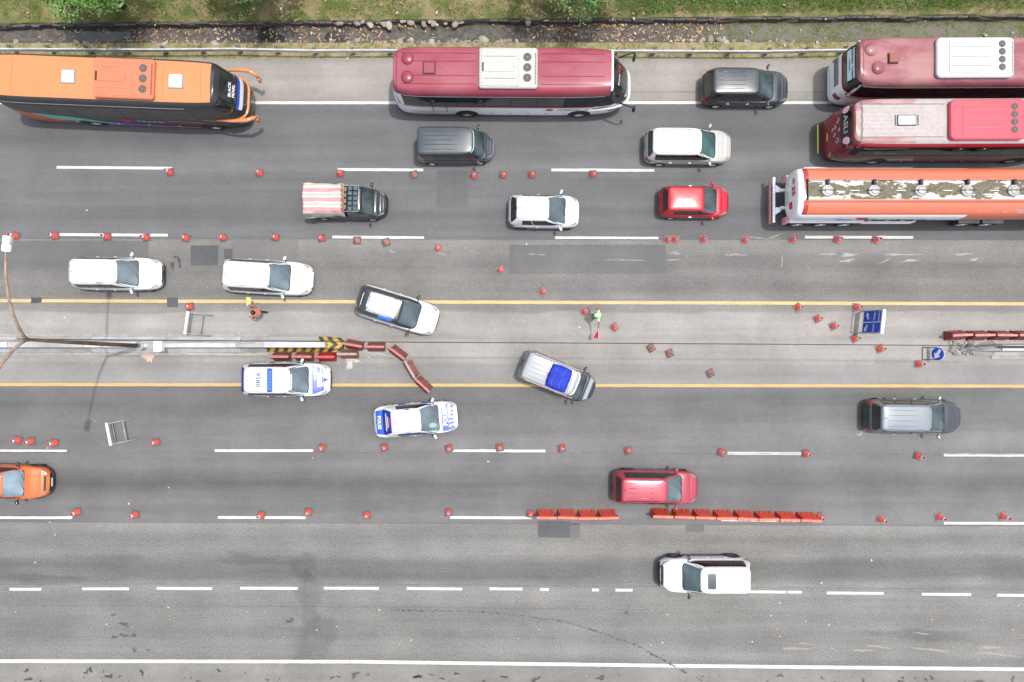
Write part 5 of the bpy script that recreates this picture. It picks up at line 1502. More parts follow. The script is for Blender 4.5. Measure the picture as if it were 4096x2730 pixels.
patch('blue_boot_wrap', c16.bb, 'z', [(-Lh + .16, -.60), (-Lh + .16, .60), (-Lh + .60, .68), (-Lh + .60, -.68)], DEC_B, c16.root, (14, 24), .012)
text_patch('lettering', 'POLISI', c16.bb, 'z', -Lh + .335, 0, .24, -math.pi / 2, DEC_W, c16.root, .030, .010, 1.05)
c16.grid(lambda u, v: c16.front((u * 2 - 1) * .86, .10 + .78 * v, -1, .012), 14, 6, 'rear_poster', DEC_N)
for v0, v1, w_, m_ in ((.40, .50, .62, DEC_W), (.56, .65, .42, DEC_W), (.75, .80, .3, DEC_R)):
    c16.grid(lambda u, v, v0=v0, v1=v1, w_=w_: c16.front((u * 2 - 1) * w_, v0 + (v1 - v0) * v, -1, .018), 10, 1, 'poster_line', m_)
for k in range(7):
    yy = -.6 + k * .2
    patch('tail_mark', c16.bb, 'x-', rect(yy - .06, yy + .06, .66, .74), DEC_W, c16.root, (2, 1), .012)
px_ = -.30; pz = proj(c16.cb, 'z', px_, 0, 0).z + .02
bar = MB().rbox(px_ - .12, px_ + .12, -.56, .56, pz, pz + .08, .02, .05).build('light_bar', M('light_bar_white', (.75, .77, .8), .35), c16.root)
for s_ in (1, -1): MB().rbox(px_ - .10, px_ + .10, s_ * .60 - .035, s_ * .60 + .035, pz + .005, pz + .075, .015, .03).build('beacon_lens', DEC_B, bar)
for sd in ('y+', 'y-'):
    patch('blue_side_band', c16.bb, sd, rect(-.85, 1.0, .64, .86), DEC_B, c16.root, (16, 3), .010)
    patch('white_side_label', c16.bb, sd, rect(-.45, .35, .68, .84), DEC_W, c16.root, (10, 2), .016)
mp = c16.front(.55, .42, 1, .02)
c16.grid(lambda u, v: c16.front(-.47 + .17 * v * math.cos(6.2832 * u), .36 + .19 * v * math.sin(6.2832 * u), 1, .012), 16, 2, 'windscreen_disc', M('pale_disc', (.17, .25, .23), .4))

# silver van with a blue tarpaulin
p = P(2232, 1509, .9)
c17 = make_car('van', 'silver box van with a blue tarpaulin on its roof rack crossing the median', 'van', p.x, p.y, -21.7, 4.10, 1.66, 1.86, .66, .50, .14, mat=PSLV, roofmat=paint('paint_white_silver', (.20, .215, .23), .2), ribs=5, cuts=(-.90, -.42, .16, .82), wr=.86, wb=.95, belt=1.02, hf=.80, nf=3.6, nr=9, fin=False, rear_h=1.06, cabn=(5, 11), mirror=PBLK)
body17 = [o for o in c17.root.children if o.name.startswith('body')][0]; body17.data.materials[0] = PBGR
c17.grid(lambda u, v: c17.front((u * 2 - 1) * .88, .76 + .20 * v, 1, .012), 14, 2, 'sun_strip', M('sun_strip_silver', (.50, .51, .52), .4))
tarp('tarpaulin_bundle', 'bundle under a crumpled blue tarpaulin on the silver van', 'tarpaulin', c17, -.62, .55, -.66, .62, .16, bt, 7, M('pale_strap', (.12, .15, .35), .6), folds=.05)
rk = M('rack_rust', (.42, .30, .24), .6, .3)
for sd in (1, -1):
    zz = proj(c17.cb, 'z', 0, sd * .66, 0).z + .06
    MB().tube([(-1.6, sd * .73, zz), (1.0, sd * .73, zz)], .014, 6).build('rack_rail', rk, c17.root)
for x_ in (-.66, .62):
    MB().tube([(x_, -.73, zz), (x_, -.6, zz + .01), (x_, .6, zz + .01), (x_, .73, zz)], .014, 6).build('rack_bar', rk, c17.root)

# --- lower carriageway
x, y, L = carpos(3458, 3844.7, 0, far=1738, W=1.85)
c18 = make_car('minivan', 'dark grey people carrier with a pale roof at right in the lower lanes', 'car', x, y, -.8, L * .985, 1.84, 1.76, 1.12, 1.10, .26, mat=PBGR, roofmat=PSG, ribs=4, cuts=(-.88, -.40, .14, .78), handles=CHR, mirror=CHR, wr=.72, rear_h=1.05, nf=3.8)
for sd in (1, -1):
    patch('tail_light', c18.bb, 'z', [(-L / 2 * .985 + .10, sd * .80), (-L / 2 * .985 + .14, sd * .52), (-L / 2 * .985 + .30, sd * .55), (-L / 2 * .985 + .42, sd * .85)], RED, c18.root, (6, 4), .012)
c18b = patch('pale_bonnet', c18.bb, 'z', [(c18.xc + .24, -.74), (c18.xc + .24, .74), (L / 2 - .42, .60), (L / 2 - .42, -.60)], PSG, c18.root, (10, 10), .009, .2)
for sd in ('y+', 'y-'): patch('chrome_strip', c18.bb, sd, rect(-1.6, 1.3, .90, .93), CHR, c18.root, (16, 1), .012)
x, y, L = carpos(2449.5, 2790.8, 0, far=2021, W=1.80)
c19 = make_car('suv', 'maroon sport utility car with black roof rails above the long orange barrier row', 'car', x, y, -.8, L, 1.80, 1.70, .98, .90, .30, mat=PMAR, ribs=4, rails=BLK, cladding=BLK, cuts=(-.84, -.40, .12, .76), wr=.68, wheel_r=.33, rim='dark', gl=MATS['windscreen_slate'])
for sd in ('y+', 'y-'): patch('chrome_strip', c19.bb, sd, rect(-1.3, 1.1, .89, .91), CHR, c19.root, (14, 1), .012)
xf = P(204, 0, .55).x; yf = P(0, 1997, .95).y + .86
c20 = make_car('suv', 'orange sport utility car half out of view at the left edge', 'car', xf - 2.2, yf, -1.6, 4.4, 1.78, 1.64, 1.18, .70, .34, mat=PORG, cladding=BLK, wr=.70, wheel_r=.34, rim='dark', mirror=PBLK, nf=4.2, gl=glassmat('windscreen_blue_grey', (.09, .13, .16)))
patch('silver_lip', c20.bb, 'x+', rect(-.55, .55, .36, .42), CHR, c20.root, (12, 2), .02)
patch('white_plate', c20.bb, 'x+', rect(-.22, .22, .44, .54), PLATEW, c20.root, (4, 2), .022)
patch('black_nose', c20.bb, 'z', [(2.2 - .235, -.44), (2.2 - .235, .44), (2.2 - .14, .40), (2.2 - .14, -.40)], BLK, c20.root, (4, 8), .012)
a, b = P(2632, 0, .6).x, 12.95
yf = P(0, 2374, .97).y + .90
c21 = make_car('suv', 'white sport utility car with a sunroof driving leftwards at the bottom', 'car', (a + b) / 2, yf, 180, b - a, 1.84, 1.78, 1.22, .78, .30, mat=PW, cladding=None, wr=.72, wheel_r=.39, rim='dark', mirror=PBLK, belt=1.06, hf=.92, clear=.28, cuts=(-.86, -.40, .12, .76), fin=False)
patch('sunroof', c21.cb, 'z', rect(-.30, .12, -.38, .42), GL, c21.root, (4, 8), .006, .1)
patch('black_nose', c21.bb, 'x+', rect(-.62, .62, .52, .70), BLK, c21.root, (12, 3), .012)
patch('black_nose', c21.bb, 'z', [((b - a) / 2 - .22, -.62), ((b - a) / 2 - .22, .62), ((b - a) / 2 - .11, .50), ((b - a) / 2 - .11, -.50)], BLK, c21.root, (3, 10), .012)

# pickup with a striped tarpaulin
PX, PY = (P(1551, 0, .6).x - 2.1), 7.55
c9 = make_car('pickup_truck', 'small black pickup truck with a striped tarpaulin over its bed', 'pickup truck', PX, PY, -1.5, 4.2, 1.62, 1.80, .72, .46, .08, mat=PBLK, cab_rear=.05, cuts=(-.55, .68), wr=.84, wb=.94, belt=1.0, hf=.78, nf=3.8, nr=10, fin=False, cabn=(5, 9), rim='steel', wheel_r=.29, sw=(.16, .84), rear_h=.82, group='pickups and vans')
bedm = M('bed_black', (.03, .03, .032), .7)
for y0, y1 in ((-.80, -.77), (.77, .80)): MB().box(-2.06, .0, y0, y1, .84, 1.22).build('bed_side', bedm, c9.root)
MB().box(-2.09, -2.06, -.80, .80, .84, 1.22).build('tailboard', bedm, c9.root)
def stripes():
    t_ = NT('striped_tarpaulin'); sep = t_.node('ShaderNodeSeparateXYZ'); t_.link(t_.objpos(), sep.inputs[0])
    u = t_.math('FRACT', t_.math('ADD', t_.math('MULTIPLY', t_.math('ADD', sep.outputs[1], t_.math('MULTIPLY', t_.noise(1.2, 2, src=t_.objpos()), .06)), 2.02), .30))
    nd = t_.node('ShaderNodeValToRGB'); nd.color_ramp.interpolation = 'CONSTANT'; el = nd.color_ramp.elements
    st = [(0, (.36, .13, .15)), (.36, (.45, .43, .41)), (.44, (.42, .28, .15)), (.55, (.45, .43, .39)), (.58, (.12, .23, .22)), (.70, (.42, .28, .15)), (.82, (.45, .43, .41)), (.90, (.36, .13, .15))]
    el[0].position = 0; el[0].color = (*st[0][1], 1); el[1].position = st[1][0]; el[1].color = (*st[1][1], 1)
    for p_, c_ in st[2:]: e_ = el.new(p_); e_.color = (*c_, 1)
    t_.link(u, nd.inputs[0]); n_ = t_.noise(40, 2, src=t_.objpos())
    t_.color(t_.mix(t_.rng(n_, .3, .7, 0, .25), nd.outputs[0], (.45, .42, .4))); t_.set(Roughness=.7); return t_.m
mb = MB(); n = 34
for j in range(n + 1):
    for i in range(n + 1):
        u, v = 2 * i / n - 1, 2 * j / n - 1
        q = Vector((u * 1.6, v * 1.6, 2.2)); ed = max(sstep(.80, 1.0, abs(v)), .85 * sstep(.9, 1, abs(u)))
        xx = 1.06 * u + .03 * mnoise.noise(q * 2); yy = (.86 + .05 * mnoise.noise(Vector((u * 2.5, 3, 1))) + .05 * sstep(0, 1, -u)) * v
        zz = .62 + .13 * mnoise.noise(q) + .05 * abs(mnoise.noise(Vector((u * 6, v * 1.4, 7)))) + .10 * (1 - v * v); zz = zz * (1 - ed) + ed * (-.12 + .08 * math.sin(u * 9) if abs(v) > .9 else .1)
        mb.v.append((xx, yy, zz))
m1 = n + 1; mb.f = [(j * m1 + i, j * m1 + i + 1, (j + 1) * m1 + i + 1, (j + 1) * m1 + i) for j in range(n) for i in range(n)]
rot = R(-1.5); oo = Vector((PX, PY, 1.2)) + Matrix.Rotation(rot, 3, 'Z') @ Vector((-1.06, .02, 0))
tp = thing('striped_tarpaulin', 'pink, peach and teal striped tarpaulin over the pickup bed', 'tarpaulin', oo, rot + R(2))
mb.build('cover', stripes(), tp, True)
MB().box(-1.0, 1.0, -.74, .74, .0, .5).build('covered_goods', bedm, tp)
rkz = proj(c9.cb, 'z', .45, 0, 0).z + .05
rack = thing('roof_rack_load', 'metal roof rack with rows of blue-grey bundles on the pickup cab', 'rack', Vector((PX, PY, rkz)) + Matrix.Rotation(rot, 3, 'Z') @ Vector((.45, 0, 0)), rot)
for s_ in (1, -1):
    MB().tube([(-.38, s_ * .66, .10), (.38, s_ * .66, .10)], .016, 6).build('rail', galv_d, rack)
    for x_ in (-.36, .36): MB().tube([(x_, s_ * .66, .10), (x_, s_ * .62, -.04)], .014, 6).build('foot', galv_d, rack)
for x_ in (-.38, .38): MB().tube([(x_, -.66, .10), (x_, .66, .10)], .016, 6).build('rail', galv_d, rack)
bdl = M('bundle_blue_grey', (.055, .075, .095), .6, var=.25)
for ix in range(2):
    for iy in range(5):
        MB().rbox(-.16 + ix * .27, .06 + ix * .27, -.62 + iy * .255, -.40 + iy * .255, -.02, .13 + .03 * ((ix + iy) % 2), .03, .05, seg=3).build('bundle', bdl, rack, True)
for iy in range(4): MB().rbox(-.34, -.24, -.55 + iy * .3, -.33 + iy * .3, -.02, .12, .02, .03, seg=2).build('bundle', M('bundle_yellow', (.2, .125, .03), .6, var=.2), rack, True)
# ================================================================ buses
FAN = M('fan_dark', (.055, .05, .048), .6); FANH = M('fan_hub', (.13, .125, .12), .5)
class Bus: pass
def make_bus(label, X, Y, yaw, L, W, H, mat, zones, rake=.5, rrear=.12, nf=7, nr=9, low=None, group='buses on the upper carriageway', tuck=.15, wheels=(3.3, -3.2), rim='steel'):
    B = Bus(); B.L, B.W, B.H = L, W, H
    root = thing('bus', label, 'bus', (X, Y, .004), R(yaw), group); B.root = root
    zb = .30
    def prof(x, xn):
        return [(0, zb), (.9, zb), (.975, zb + .04), (.995, zb + .25), (1, .8), (1, 1.05), (1, 1.3), (1, 1.5), (.998, 1.7), (.995, 2.0), (.988, 2.3), (.978, 2.6), (.965, H - .55), (.95, H - .42), (.93, H - .30), (.88, H - .15), (.80, H - .07), (.66, H - .03), (.4, H - .008), (0, H)]
    def shear(xn, z):
        f = sstep(.80, 1, xn); b = sstep(.85, 1, -xn)
        return -f * (rake * max(0, (z - 1.3) / (H - 1.3)) ** 1.5 + tuck * max(0, (1.0 - z) / .7) ** 1.5) + b * (rrear * max(0, (z - 1.3) / (H - 1.3)) ** 1.8 + .06 * max(0, (.9 - z) / .6))
    body = loft(L, W, nf, nr, prof, shear, 80)
    B.bvh = bvh_of(body); split(body, zones, root, mat)
    for sd in (1, -1):
        for wx in wheels:
            ax = 'y+' if sd > 0 else 'y-'
            disc_patch('wheel_arch', B.bvh, ax, wx, .50, .62, BLK, root, .010, 24, zmin=zb + .02)
            yy = abs(proj(B.bvh, ax, wx, 1.0, 0).y); wheel(root, wx, sd * (yy - .15), .50, .30, sd, rim)
    return B
def roof_patch(B, name, a, b, w, mat, off=.006, n=(30, 14)):
    return patch(name, B.bvh, 'z', rect(a, b, -w, w), mat, B.root, n, off)
def ac_unit(B, x0, x1, y0, y1, mat, fans, fx, fr, h=.20, rp=.18, panel=None, slats=True, side=1):
    z = B.H - .03
    a = MB().rbox(x0, x1, y0, y1, z, z + h, .05, rp, seg=6).build('air_conditioner', mat, B.root)
    zt = z + h + .002
    for fy in fans:
        f_ = MB().lathe([(fr, zt), (fr, zt + .012), (fr * .9, zt + .016)], 20, m=Matrix.Translation((fx, fy, 0))).build('fan', FAN, a)
        MB().lathe([(fr * .25, zt + .017), (fr * .22, zt + .03)], 10, m=Matrix.Translation((fx, fy, 0))).build('fan_hub', FANH, f_)
        for rr_ in (.5, .75):
            MB().lathe([(fr * rr_, zt + .017), (fr * rr_ + .008, zt + .024), (fr * rr_ + .016, zt + .017)], 20, m=Matrix.Translation((fx, fy, 0)), caps=False).build('fan_guard', FANH, f_)
    if panel:
        px0, px1, py0, py1 = panel
        MB().rbox(px0 - .012, px1 + .012, py0 - .012, py1 + .012, zt, zt + .008, .002, .045).build('panel_gasket', M('ac_seam', (.16, .155, .15), .7), a)
        MB().rbox(px0, px1, py0, py1, zt + .009, zt + .018, .003, .04).build('cover_panel', mat, a)
        for k in (-.3, 0, .3):
            yy = (py0 + py1) / 2 + k * (py1 - py0); MB().rbox(px0 + .1, px1 - .15, yy - .012, yy + .012, zt + .019, zt + .032, .004, .01, seg=2).build('stiffener', M('ac_seam', (.16, .155, .15), .7), a)
    if slats:
        xe = x1 - .07
        n = int((y1 - y0 - .4) / .07)
        for k in range(n):
            yy = y0 + .2 + k * .07; MB().box(xe - .07, xe, yy, yy + .03, zt, zt + .012).build('vent_slat', BLK, a)
    return a
def dome(B, x, y, r, mat):
    z = B.H - .03
    MB().lathe([(r, z), (r * .98, z + .05), (r * .8, z + .11), (r * .45, z + .145), (.02, z + .155)], 24, m=Matrix.Translation((x, y, 0))).build('roof_vent', mat, B.root, True)
def hatch(B, x, y, sx, sy, mat, frame_, h=.09):
    z = B.H - .02
    o = MB().rbox(x - sx / 2 - .04, x + sx / 2 + .04, y - sy / 2 - .04, y + sy / 2 + .04, z, z + .03, .008, .03).build('hatch_frame', frame_, B.root)
    MB().rbox(x - sx / 2, x + sx / 2, y - sy / 2, y + sy / 2, z + .031, z + h, .03, .06).build('hatch_lid', mat, o)
def side_glass(B, xs, z0, z1, off=.012, sides=('y+', 'y-'), mat=None):
    for sd in sides:
        for a, b in zip(xs, xs[1:]):
            patch('window', B.bvh, sd, rect(a + .02, b - .02, z0, z1), mat or GLB, B.root, (5, 5), off)
def mirrors(B, mat, z, x, reach=.35, drop=.5, hook=True):
    for sd in (1, -1):
        y = sd * (B.W / 2 - .05)
        o = MB().tube([(x - .25, y - sd * .05, z), (x + reach * .6, y + sd * .16, z + .03), (x + reach, y + sd * .20, z - .08), (x + reach + .03, y + sd * .12, z - drop * .6)], [.045, .05, .05, .04], 8).build('mirror_arm', mat, B.root, True)
        MB().rbox(-.06, .06, -.12, .12, -.2, .2, .03, .05, Matrix.Translation((x + reach + .02, y + sd * .10, z - drop))).build('side_mirror', mat, o, True)

def rim(B, z, mat, r, yw=.92, name='windscreen_rim'):
    pts = []
    for k in range(25):
        y = B.W / 2 * yw * math.sin((k / 24 - .5) * math.pi)
        q = proj(B.bvh, 'x+', y, z, r * .4)
        if q: pts.append(q)
    MB().tube(pts, r, 8).build(name, mat, B.root, True)
# orange bus
OB = paint('bus_orange', (.44, .15, .055)); OBK = paint('bus_black', (.022, .021, .024)); OBR = paint('bus_orange_red', (.42, .075, .03)); TEAL = paint('bus_teal', (.08, .36, .34)); PUR = paint('bus_purple', (.17, .04, .38)); MAG = paint('bus_magenta', (.42, .03, .25))
b1 = make_bus('orange roofed black coach at the upper left of the photo', -19.22, 12.98, -2.3, 12.2, 2.5, 3.62, OBK, [('roof_panel', OB, lambda c, n: c.z > 3.53 and c.x < 5.02), ('windscreen', GLB, lambda c, n: n.x > .35 and 1.5 < c.z < 3.35), ('front_mask', PBGR, lambda c, n: n.x > .6 and .55 < c.z < 1.5), ('rear_face', OB, lambda c, n: c.x < -5.9 and 1.0 < c.z)], rake=.95, rrear=.25, nf=5.5, wheels=(4.0, -2.35))
r1 = b1.root
for sd in (1, -1):
    s_ = 'y+' if sd > 0 else 'y-'
    patch('roof_trim', b1.bvh, s_, rect(-5.7, 3.6, 3.16, 3.20), M('pale_trim', (.7, .7, .7), .4), r1, (24, 1), .012)
    patch('rear_panel', b1.bvh, s_, [(-6.04, .38), (-3.0, .38), (-4.1, 1.15), (-6.04, 2.6)], OBR, r1, (12, 8), .010)
    patch('rear_quarter', b1.bvh, s_, [(-6.02, 1.9), (-5.55, 1.5), (-5.75, 3.0), (-6.02, 3.3)], OB, r1, (6, 8), .013)
    patch('teal_swoosh', b1.bvh, s_, [(-4.15, 1.0), (-2.9, .72), (-2.9, 1.5), (-4.9, 1.85)], TEAL, r1, (12, 6), .014)
    patch('teal_swoosh', b1.bvh, s_, [(-2.9, .95), (-.8, .38), (-.8, .50), (-2.9, 1.45)], TEAL, r1, (12, 4), .014)
    patch('purple_band', b1.bvh, s_, [(-1.6, .42), (1.0, .42), (1.0, .66), (-1.4, .95)], PUR, r1, (10, 4), .012)
    patch('magenta_band', b1.bvh, s_, [(1.0, .42), (3.3, .42), (3.3, .55), (1.0, .66)], MAG, r1, (10, 3), .012)
    patch('sill_trim', b1.bvh, s_, rect(-1.7, 3.3, .345, .375), MATS['pale_trim'], r1, (16, 1), .014)
    side_glass(b1, [-4.9 + 1.22 * k for k in range(8)], 1.75, 2.95, .010, (s_,))
    patch('orange_flash', b1.bvh, s_, [(1.9, 1.36), (3.6, 1.22), (3.6, 1.32), (1.9, 1.44)], OB, r1, (8, 2), .014)
    patch('orange_flash', b1.bvh, s_, [(3.6, 1.22), (4.5, .92), (4.45, 1.0), (3.6, 1.32)], OB, r1, (6, 2), .014)
    patch('orange_flash', b1.bvh, s_, [(3.9, 1.60), (5.6, 1.40), (5.6, 1.52), (3.9, 1.70)], OB, r1, (10, 2), .014)
    text_patch('lettering', 'TRANS', b1.bvh, s_, .95, 1.18, .36, 0, M('lettering_grey', (.30, .30, .31), .5), r1, .020, .008, 1.3, flip=sd > 0)
    disc_patch('emblem', b1.bvh, s_, -.28 if sd < 0 else 2.2, 1.25, .22, DEC_R, r1, .018, 16)
    disc_patch('emblem', b1.bvh, s_, -.28 if sd < 0 else 2.2, 1.27, .12, DEC_B, r1, .022, 16)
    text_patch('lettering', 'TRANS', b1.bvh, s_, -3.5, 2.45, .20, 0, MATS['lettering_grey'], r1, .020, .006, 1.4, flip=sd > 0) if False else None
    for x_ in (-3.2, -1.0, .6, 2.2): disc_patch('marker_lamp', b1.bvh, s_, x_, .62, .07, M('marker_white', (.7, .7, .72), .3), r1, .020, 10)
patch('destination_banner', b1.bvh, 'x+', rect(-.78, .80, 1.98, 2.32), DEC_B, r1, (24, 4), .016)
patch('destination_banner', b1.bvh, 'x+', rect(-.74, .84, 1.92, 2.16), DEC_W, r1, (24, 4), .026)
text_patch('lettering', 'BLACK', b1.bvh, 'x+', 0, 2.78, .20, 0, M('lettering_silver', (.6, .6, .62), .4), r1, .016, .006, 1.2)
text_patch('lettering', 'PEARL', b1.bvh, 'x+', 0, 2.56, .20, 0, MATS['lettering_silver'], r1, .016, .006, 1.2)
for sd in (1, -1): patch('headlight', b1.bvh, 'x+', rect(sd * .72, sd * 1.08, .86, 1.06), LAMP, r1, (6, 3), .018)
patch('number_plate', b1.bvh, 'x+', rect(-.32, .12, .52, .66), PLATEY, r1, (4, 2), .02)
patch('pink_strip', b1.bvh, 'x+', rect(-.9, .6, .42, .48), MAG, r1, (10, 1), .018)
rim(b1, 1.50, OB, .07)
for sd in (1, -1):
    o = MB().tube([(4.6, sd * 1.25, 1.75), (5.5, sd * 1.30, 1.95), (6.25, sd * 1.26, 2.05), (6.58, sd * 1.10, 1.98), (6.66, sd * 1.0, 1.80)], [.03, .08, .11, .10, .06], 10).build('mirror_arm', OB, r1, True)
    MB().rbox(-.07, .07, -.13, .13, -.22, .22, .03, .05, Matrix.Translation((6.62, sd * 1.02, 1.55))).build('side_mirror', OB, o, True)
for x_ in (-4.6, 2.75, 4.55):
    pts = [proj(b1.bvh, 'z', x_, -.95 + .19 * k, .004) for k in range(11)]; MB().tube(pts, .007, 5).build('roof_joint', M('orange_joint', (.30, .10, .04), .7), r1)
OAC = paint('ac_orange', (.37, .115, .055))
ac_unit(b1, -.52, 2.38, -.98, .96, OAC, (.5, 0, -.5), 1.86, .19, .22, .12, (-.4, 1.35, -.85, .85))
MB().rbox(-.36, 1.0, -.2, .28, b1.H + .215, b1.H + .235, .006, .02).build('cover_panel', OAC, r1)
MB().box(-.42, -.33, -.18, .26, b1.H + .236, b1.H + .25).build('handle_slot', BLK, r1)
hatch(b1, -1.85, .02, .62, .62, DEC_W, M('hatch_grey', (.15, .15, .155), .5)); hatch(b1, 3.35, .0, .66, .66, DEC_W, MATS['hatch_grey'])

# maroon roofed white buses
MR = paint('bus_maroon_roof', (.17, .02, .034)); 
def worn_roof(name, c1, c2, c3, k=.5):
    t_ = NT(name); n1 = t_.noise(1.1, 6, (.5, 1.4, 1), src=t_.objpos()); n2 = t_.noise(5, 5, (.3, 1, 1), src=t_.objpos(), off=4); n3 = t_.noise(.55, 4, src=t_.objpos(), off=9)
    c_ = t_.mix(t_.rng(n1, .40, .66, 0, k), c1, c2); c_ = t_.mix(t_.rng(n2, .52, .72, 0, k * .6), c_, c3); c_ = t_.mix(t_.rng(n3, .45, .65, 0, k * .7), c_, c2)
    t_.color(c_); t_.set(Roughness=.55, Coat_Weight=.25, Coat_Roughness=.2, Specular_IOR_Level=.15); return t_.m
MR2 = worn_roof('maroon_roof_faded', (.18, .028, .047), (.215, .06, .077), (.14, .032, .047), .7)
MR3 = worn_roof('maroon_roof_bleached', (.165, .046, .062), (.235, .115, .11), (.195, .07, .085), .9)
WB = paint('bus_white', (.70, .72, .73)); CRM = M('ac_cream', (.30, .30, .275), .55, dirt=.15); ACW = M('ac_white', (.36, .365, .37), .5, dirt=.06)
def primabus(label, X, Y, yaw, roofm, L=12.05, rake=1.25, tuck=.25, rear_glass=False):
    f = L / 2
    zones = [('windscreen', GLB, lambda c, n: c.x > f - rake - .35 and n.x > .30 and 1.3 < c.z < 3.36 and (c.x > f - rake or n.x > .3)), ('roof_panel', roofm, lambda c, n: c.z > 2.92 and c.x < f - rake + .1), ('pillar_band', BLK, lambda c, n: c.x > f - rake - 1.0 and 1.7 < c.z < 3.3 and n.x > .02)]
    if rear_glass: zones.insert(0, ('rear_window', GLB, lambda c, n: n.x < -.35 and 2.05 < c.z < 3.2))
    B = make_bus(label, X, Y, yaw, L, 2.5, 3.45, WB, zones, rake=rake, rrear=.22, nf=4.6, nr=8, tuck=tuck, wheels=(3.55, -2.35)); r_ = B.root
    f = L / 2
    pts = [proj(B.bvh, 'z', -f + .38, -1.02 + .17 * k, .004) for k in range(13)]; MB().tube([q for q in pts if q], .012, 5).build('roof_joint', SHUT, r_)
    for sd in (1, -1):
        s_ = 'y+' if sd > 0 else 'y-'
        patch('gutter', B.bvh, s_, rect(-f + .4, f - rake - .2, 2.93, 2.97), M('gutter_grey', (.5, .52, .53), .5), r_, (30, 1), .020)
        patch('window_band', B.bvh, s_, [(-f + .30, 1.70), (f - .9, 1.62), (f - rake - .1, 2.92), (-f + .2, 2.92)], BLK, r_, (30, 6), .008)
        xs = [-f + .55 + 1.35 * k for k in range(7)]; side_glass(B, xs, 1.80, 2.84, .016, (s_,))
        patch('red_stripe', B.bvh, s_, rect(-f + .15, f - 1.8, 1.60, 1.65), DEC_R, r_, (30, 1), .014)
        patch('red_stripe', B.bvh, s_, rect(-f + .15, f - 1.8, 1.54, 1.565), DEC_R, r_, (30, 1), .014)
        patch('cab_window', B.bvh, s_, [(f - 2.2, 1.30), (f - .42, 1.0), (f - .42, 1.36), (f - 1.3, 1.52)], GLB, r_, (10, 5), .018)
        for k in range(6):
            xx = -1.5 + k * .95
            if xx > 2.7: continue
            d = patch('luggage_door', B.bvh, s_, rect(xx + .012, xx + .938, .42, 1.05), WB, r_, (6, 4), .008)
            if d:
                hp = proj(B.bvh, s_, xx + .47, .74, .016)
                MB().rbox(hp.x - .07, hp.x + .07, hp.y - .012, hp.y + .012, hp.z - .02, hp.z + .02, .004, .01, seg=2).build('door_handle', galv_d, d)
        patch('engine_grille', B.bvh, s_, rect(-5.2, -4.1, .5, .95), M('louvre_grey', (.45, .47, .48), .6), r_, (6, 4), .010)
        for x_ in (-4.05, -3.35): patch('door_seal', B.bvh, s_, rect(x_ - .015, x_ + .015, .95, 2.7), SHUT, r_, (1, 8), .022)
        patch('door_seal', B.bvh, s_, rect(-4.05, -3.35, .93, .96), SHUT, r_, (6, 1), .022)
        for xx in (-3.05, 4.55): disc_patch('marker_lamp', B.bvh, s_, xx, .80, .06, AMB, r_, .014, 10)
        text_patch('lettering', 'PRIMAJASA', B.bvh, s_, 2.95, 1.28, .17, 0, DEC_K, r_, .014, .004, 1.4, flip=sd > 0)
        disc_patch('emblem', B.bvh, s_, 1.95 if sd < 0 else 3.95, 1.28, .20, DEC_K, r_, .013, 16, rb=.12)
        disc_patch('emblem', B.bvh, s_, 1.95 if sd < 0 else 3.95, 1.28, .14, DEC_R, r_, .017, 16, rb=.08)
    patch('route_board', B.bvh, 'x+', rect(-.74, .74, 1.78, 1.98), DEC_W, r_, (30, 3), .018)
    text_patch('lettering', 'TASIK JAKARTA', B.bvh, 'x+', 0, 1.88, .17, 0, DEC_K, r_, .030, .004, 1.05)
    text_patch('lettering', 'Prima', B.bvh, 'x+', -.25, 2.80, .20, 0, DEC_W, r_, .018, .004, 1.2)
    text_patch('lettering', 'jasa', B.bvh, 'x+', .28, 2.80, .20, 0, DEC_R, r_, .018, .004, 1.2)
    for sd in (1, -1): patch('headlight', B.bvh, 'x+', rect(sd * .7, sd * 1.1, .70, .92), LAMP, r_, (6, 3), .012)
    rim(B, 1.28, DEC_W, .085, .97)
    mirrors(B, BLK, 2.1, f - .35, .55, .45)
    return B
b2 = primabus('white bus with a maroon roof and cream air conditioner at the upper middle', .42, 13.52, -.4, MR2)
ac_unit(b2, -1.62, 1.22, -1.0, .97, CRM, (.50, 0, -.50), .72, .20, .20, .14, (-1.5, .30, -.9, .88))
MB().rbox(-1.4, .1, -.22, .24, b2.H + .19, b2.H + .212, .006, .02).build('cover_panel', CRM, b2.root)
MB().box(-1.46, -1.39, -.2, .22, b2.H + .213, b2.H + .23).build('handle_slot', BLK, b2.root)
dome(b2, -5.10, .46, .31, MR); dome(b2, -5.11, -.44, .31, MR); hatch(b2, -4.05, .0, .55, .55, MR, SHUT, .10)
for y_ in (.75, .35, -.35, -.75):
    for a_, c_ in ((-5.4, -1.75), (1.4, 4.5)):
        pts = [proj(b2.bvh, 'z', a_ + (c_ - a_) * k / 5, y_, .012) for k in range(6)]; MB().tube(pts, .014, 5).build('roof_rib', MR, b2.root)
b3 = primabus('white bus with a bleached maroon roof at the top right corner', 17.15 + 6.0, 14.0, .2, MR3, rear_glass=True)
r3 = b3.root; f = b3.L / 2
patch('rear_board', b3.bvh, 'x-', rect(-.72, .78, 2.48, 3.06), M('board_pale_blue', (.55, .68, .70), .5), r3, (30, 8), .022)
text_patch('lettering', 'BANDUNG - TJ PRIOK', b3.bvh, 'x-', .02, 2.90, .17, 0, DEC_K, r3, .034, .006, .95, flip=True)
text_patch('lettering', 'PRIMAJASA', b3.bvh, 'x-', .02, 2.68, .10, 0, DEC_B, r3, .034, .003, 1.2, flip=True)
for k in range(5): patch('louvre', b3.bvh, 'x-', rect(-.55, .85, 1.22 + k * .10, 1.27 + k * .10), SHUT, r3, (24, 1), .014)
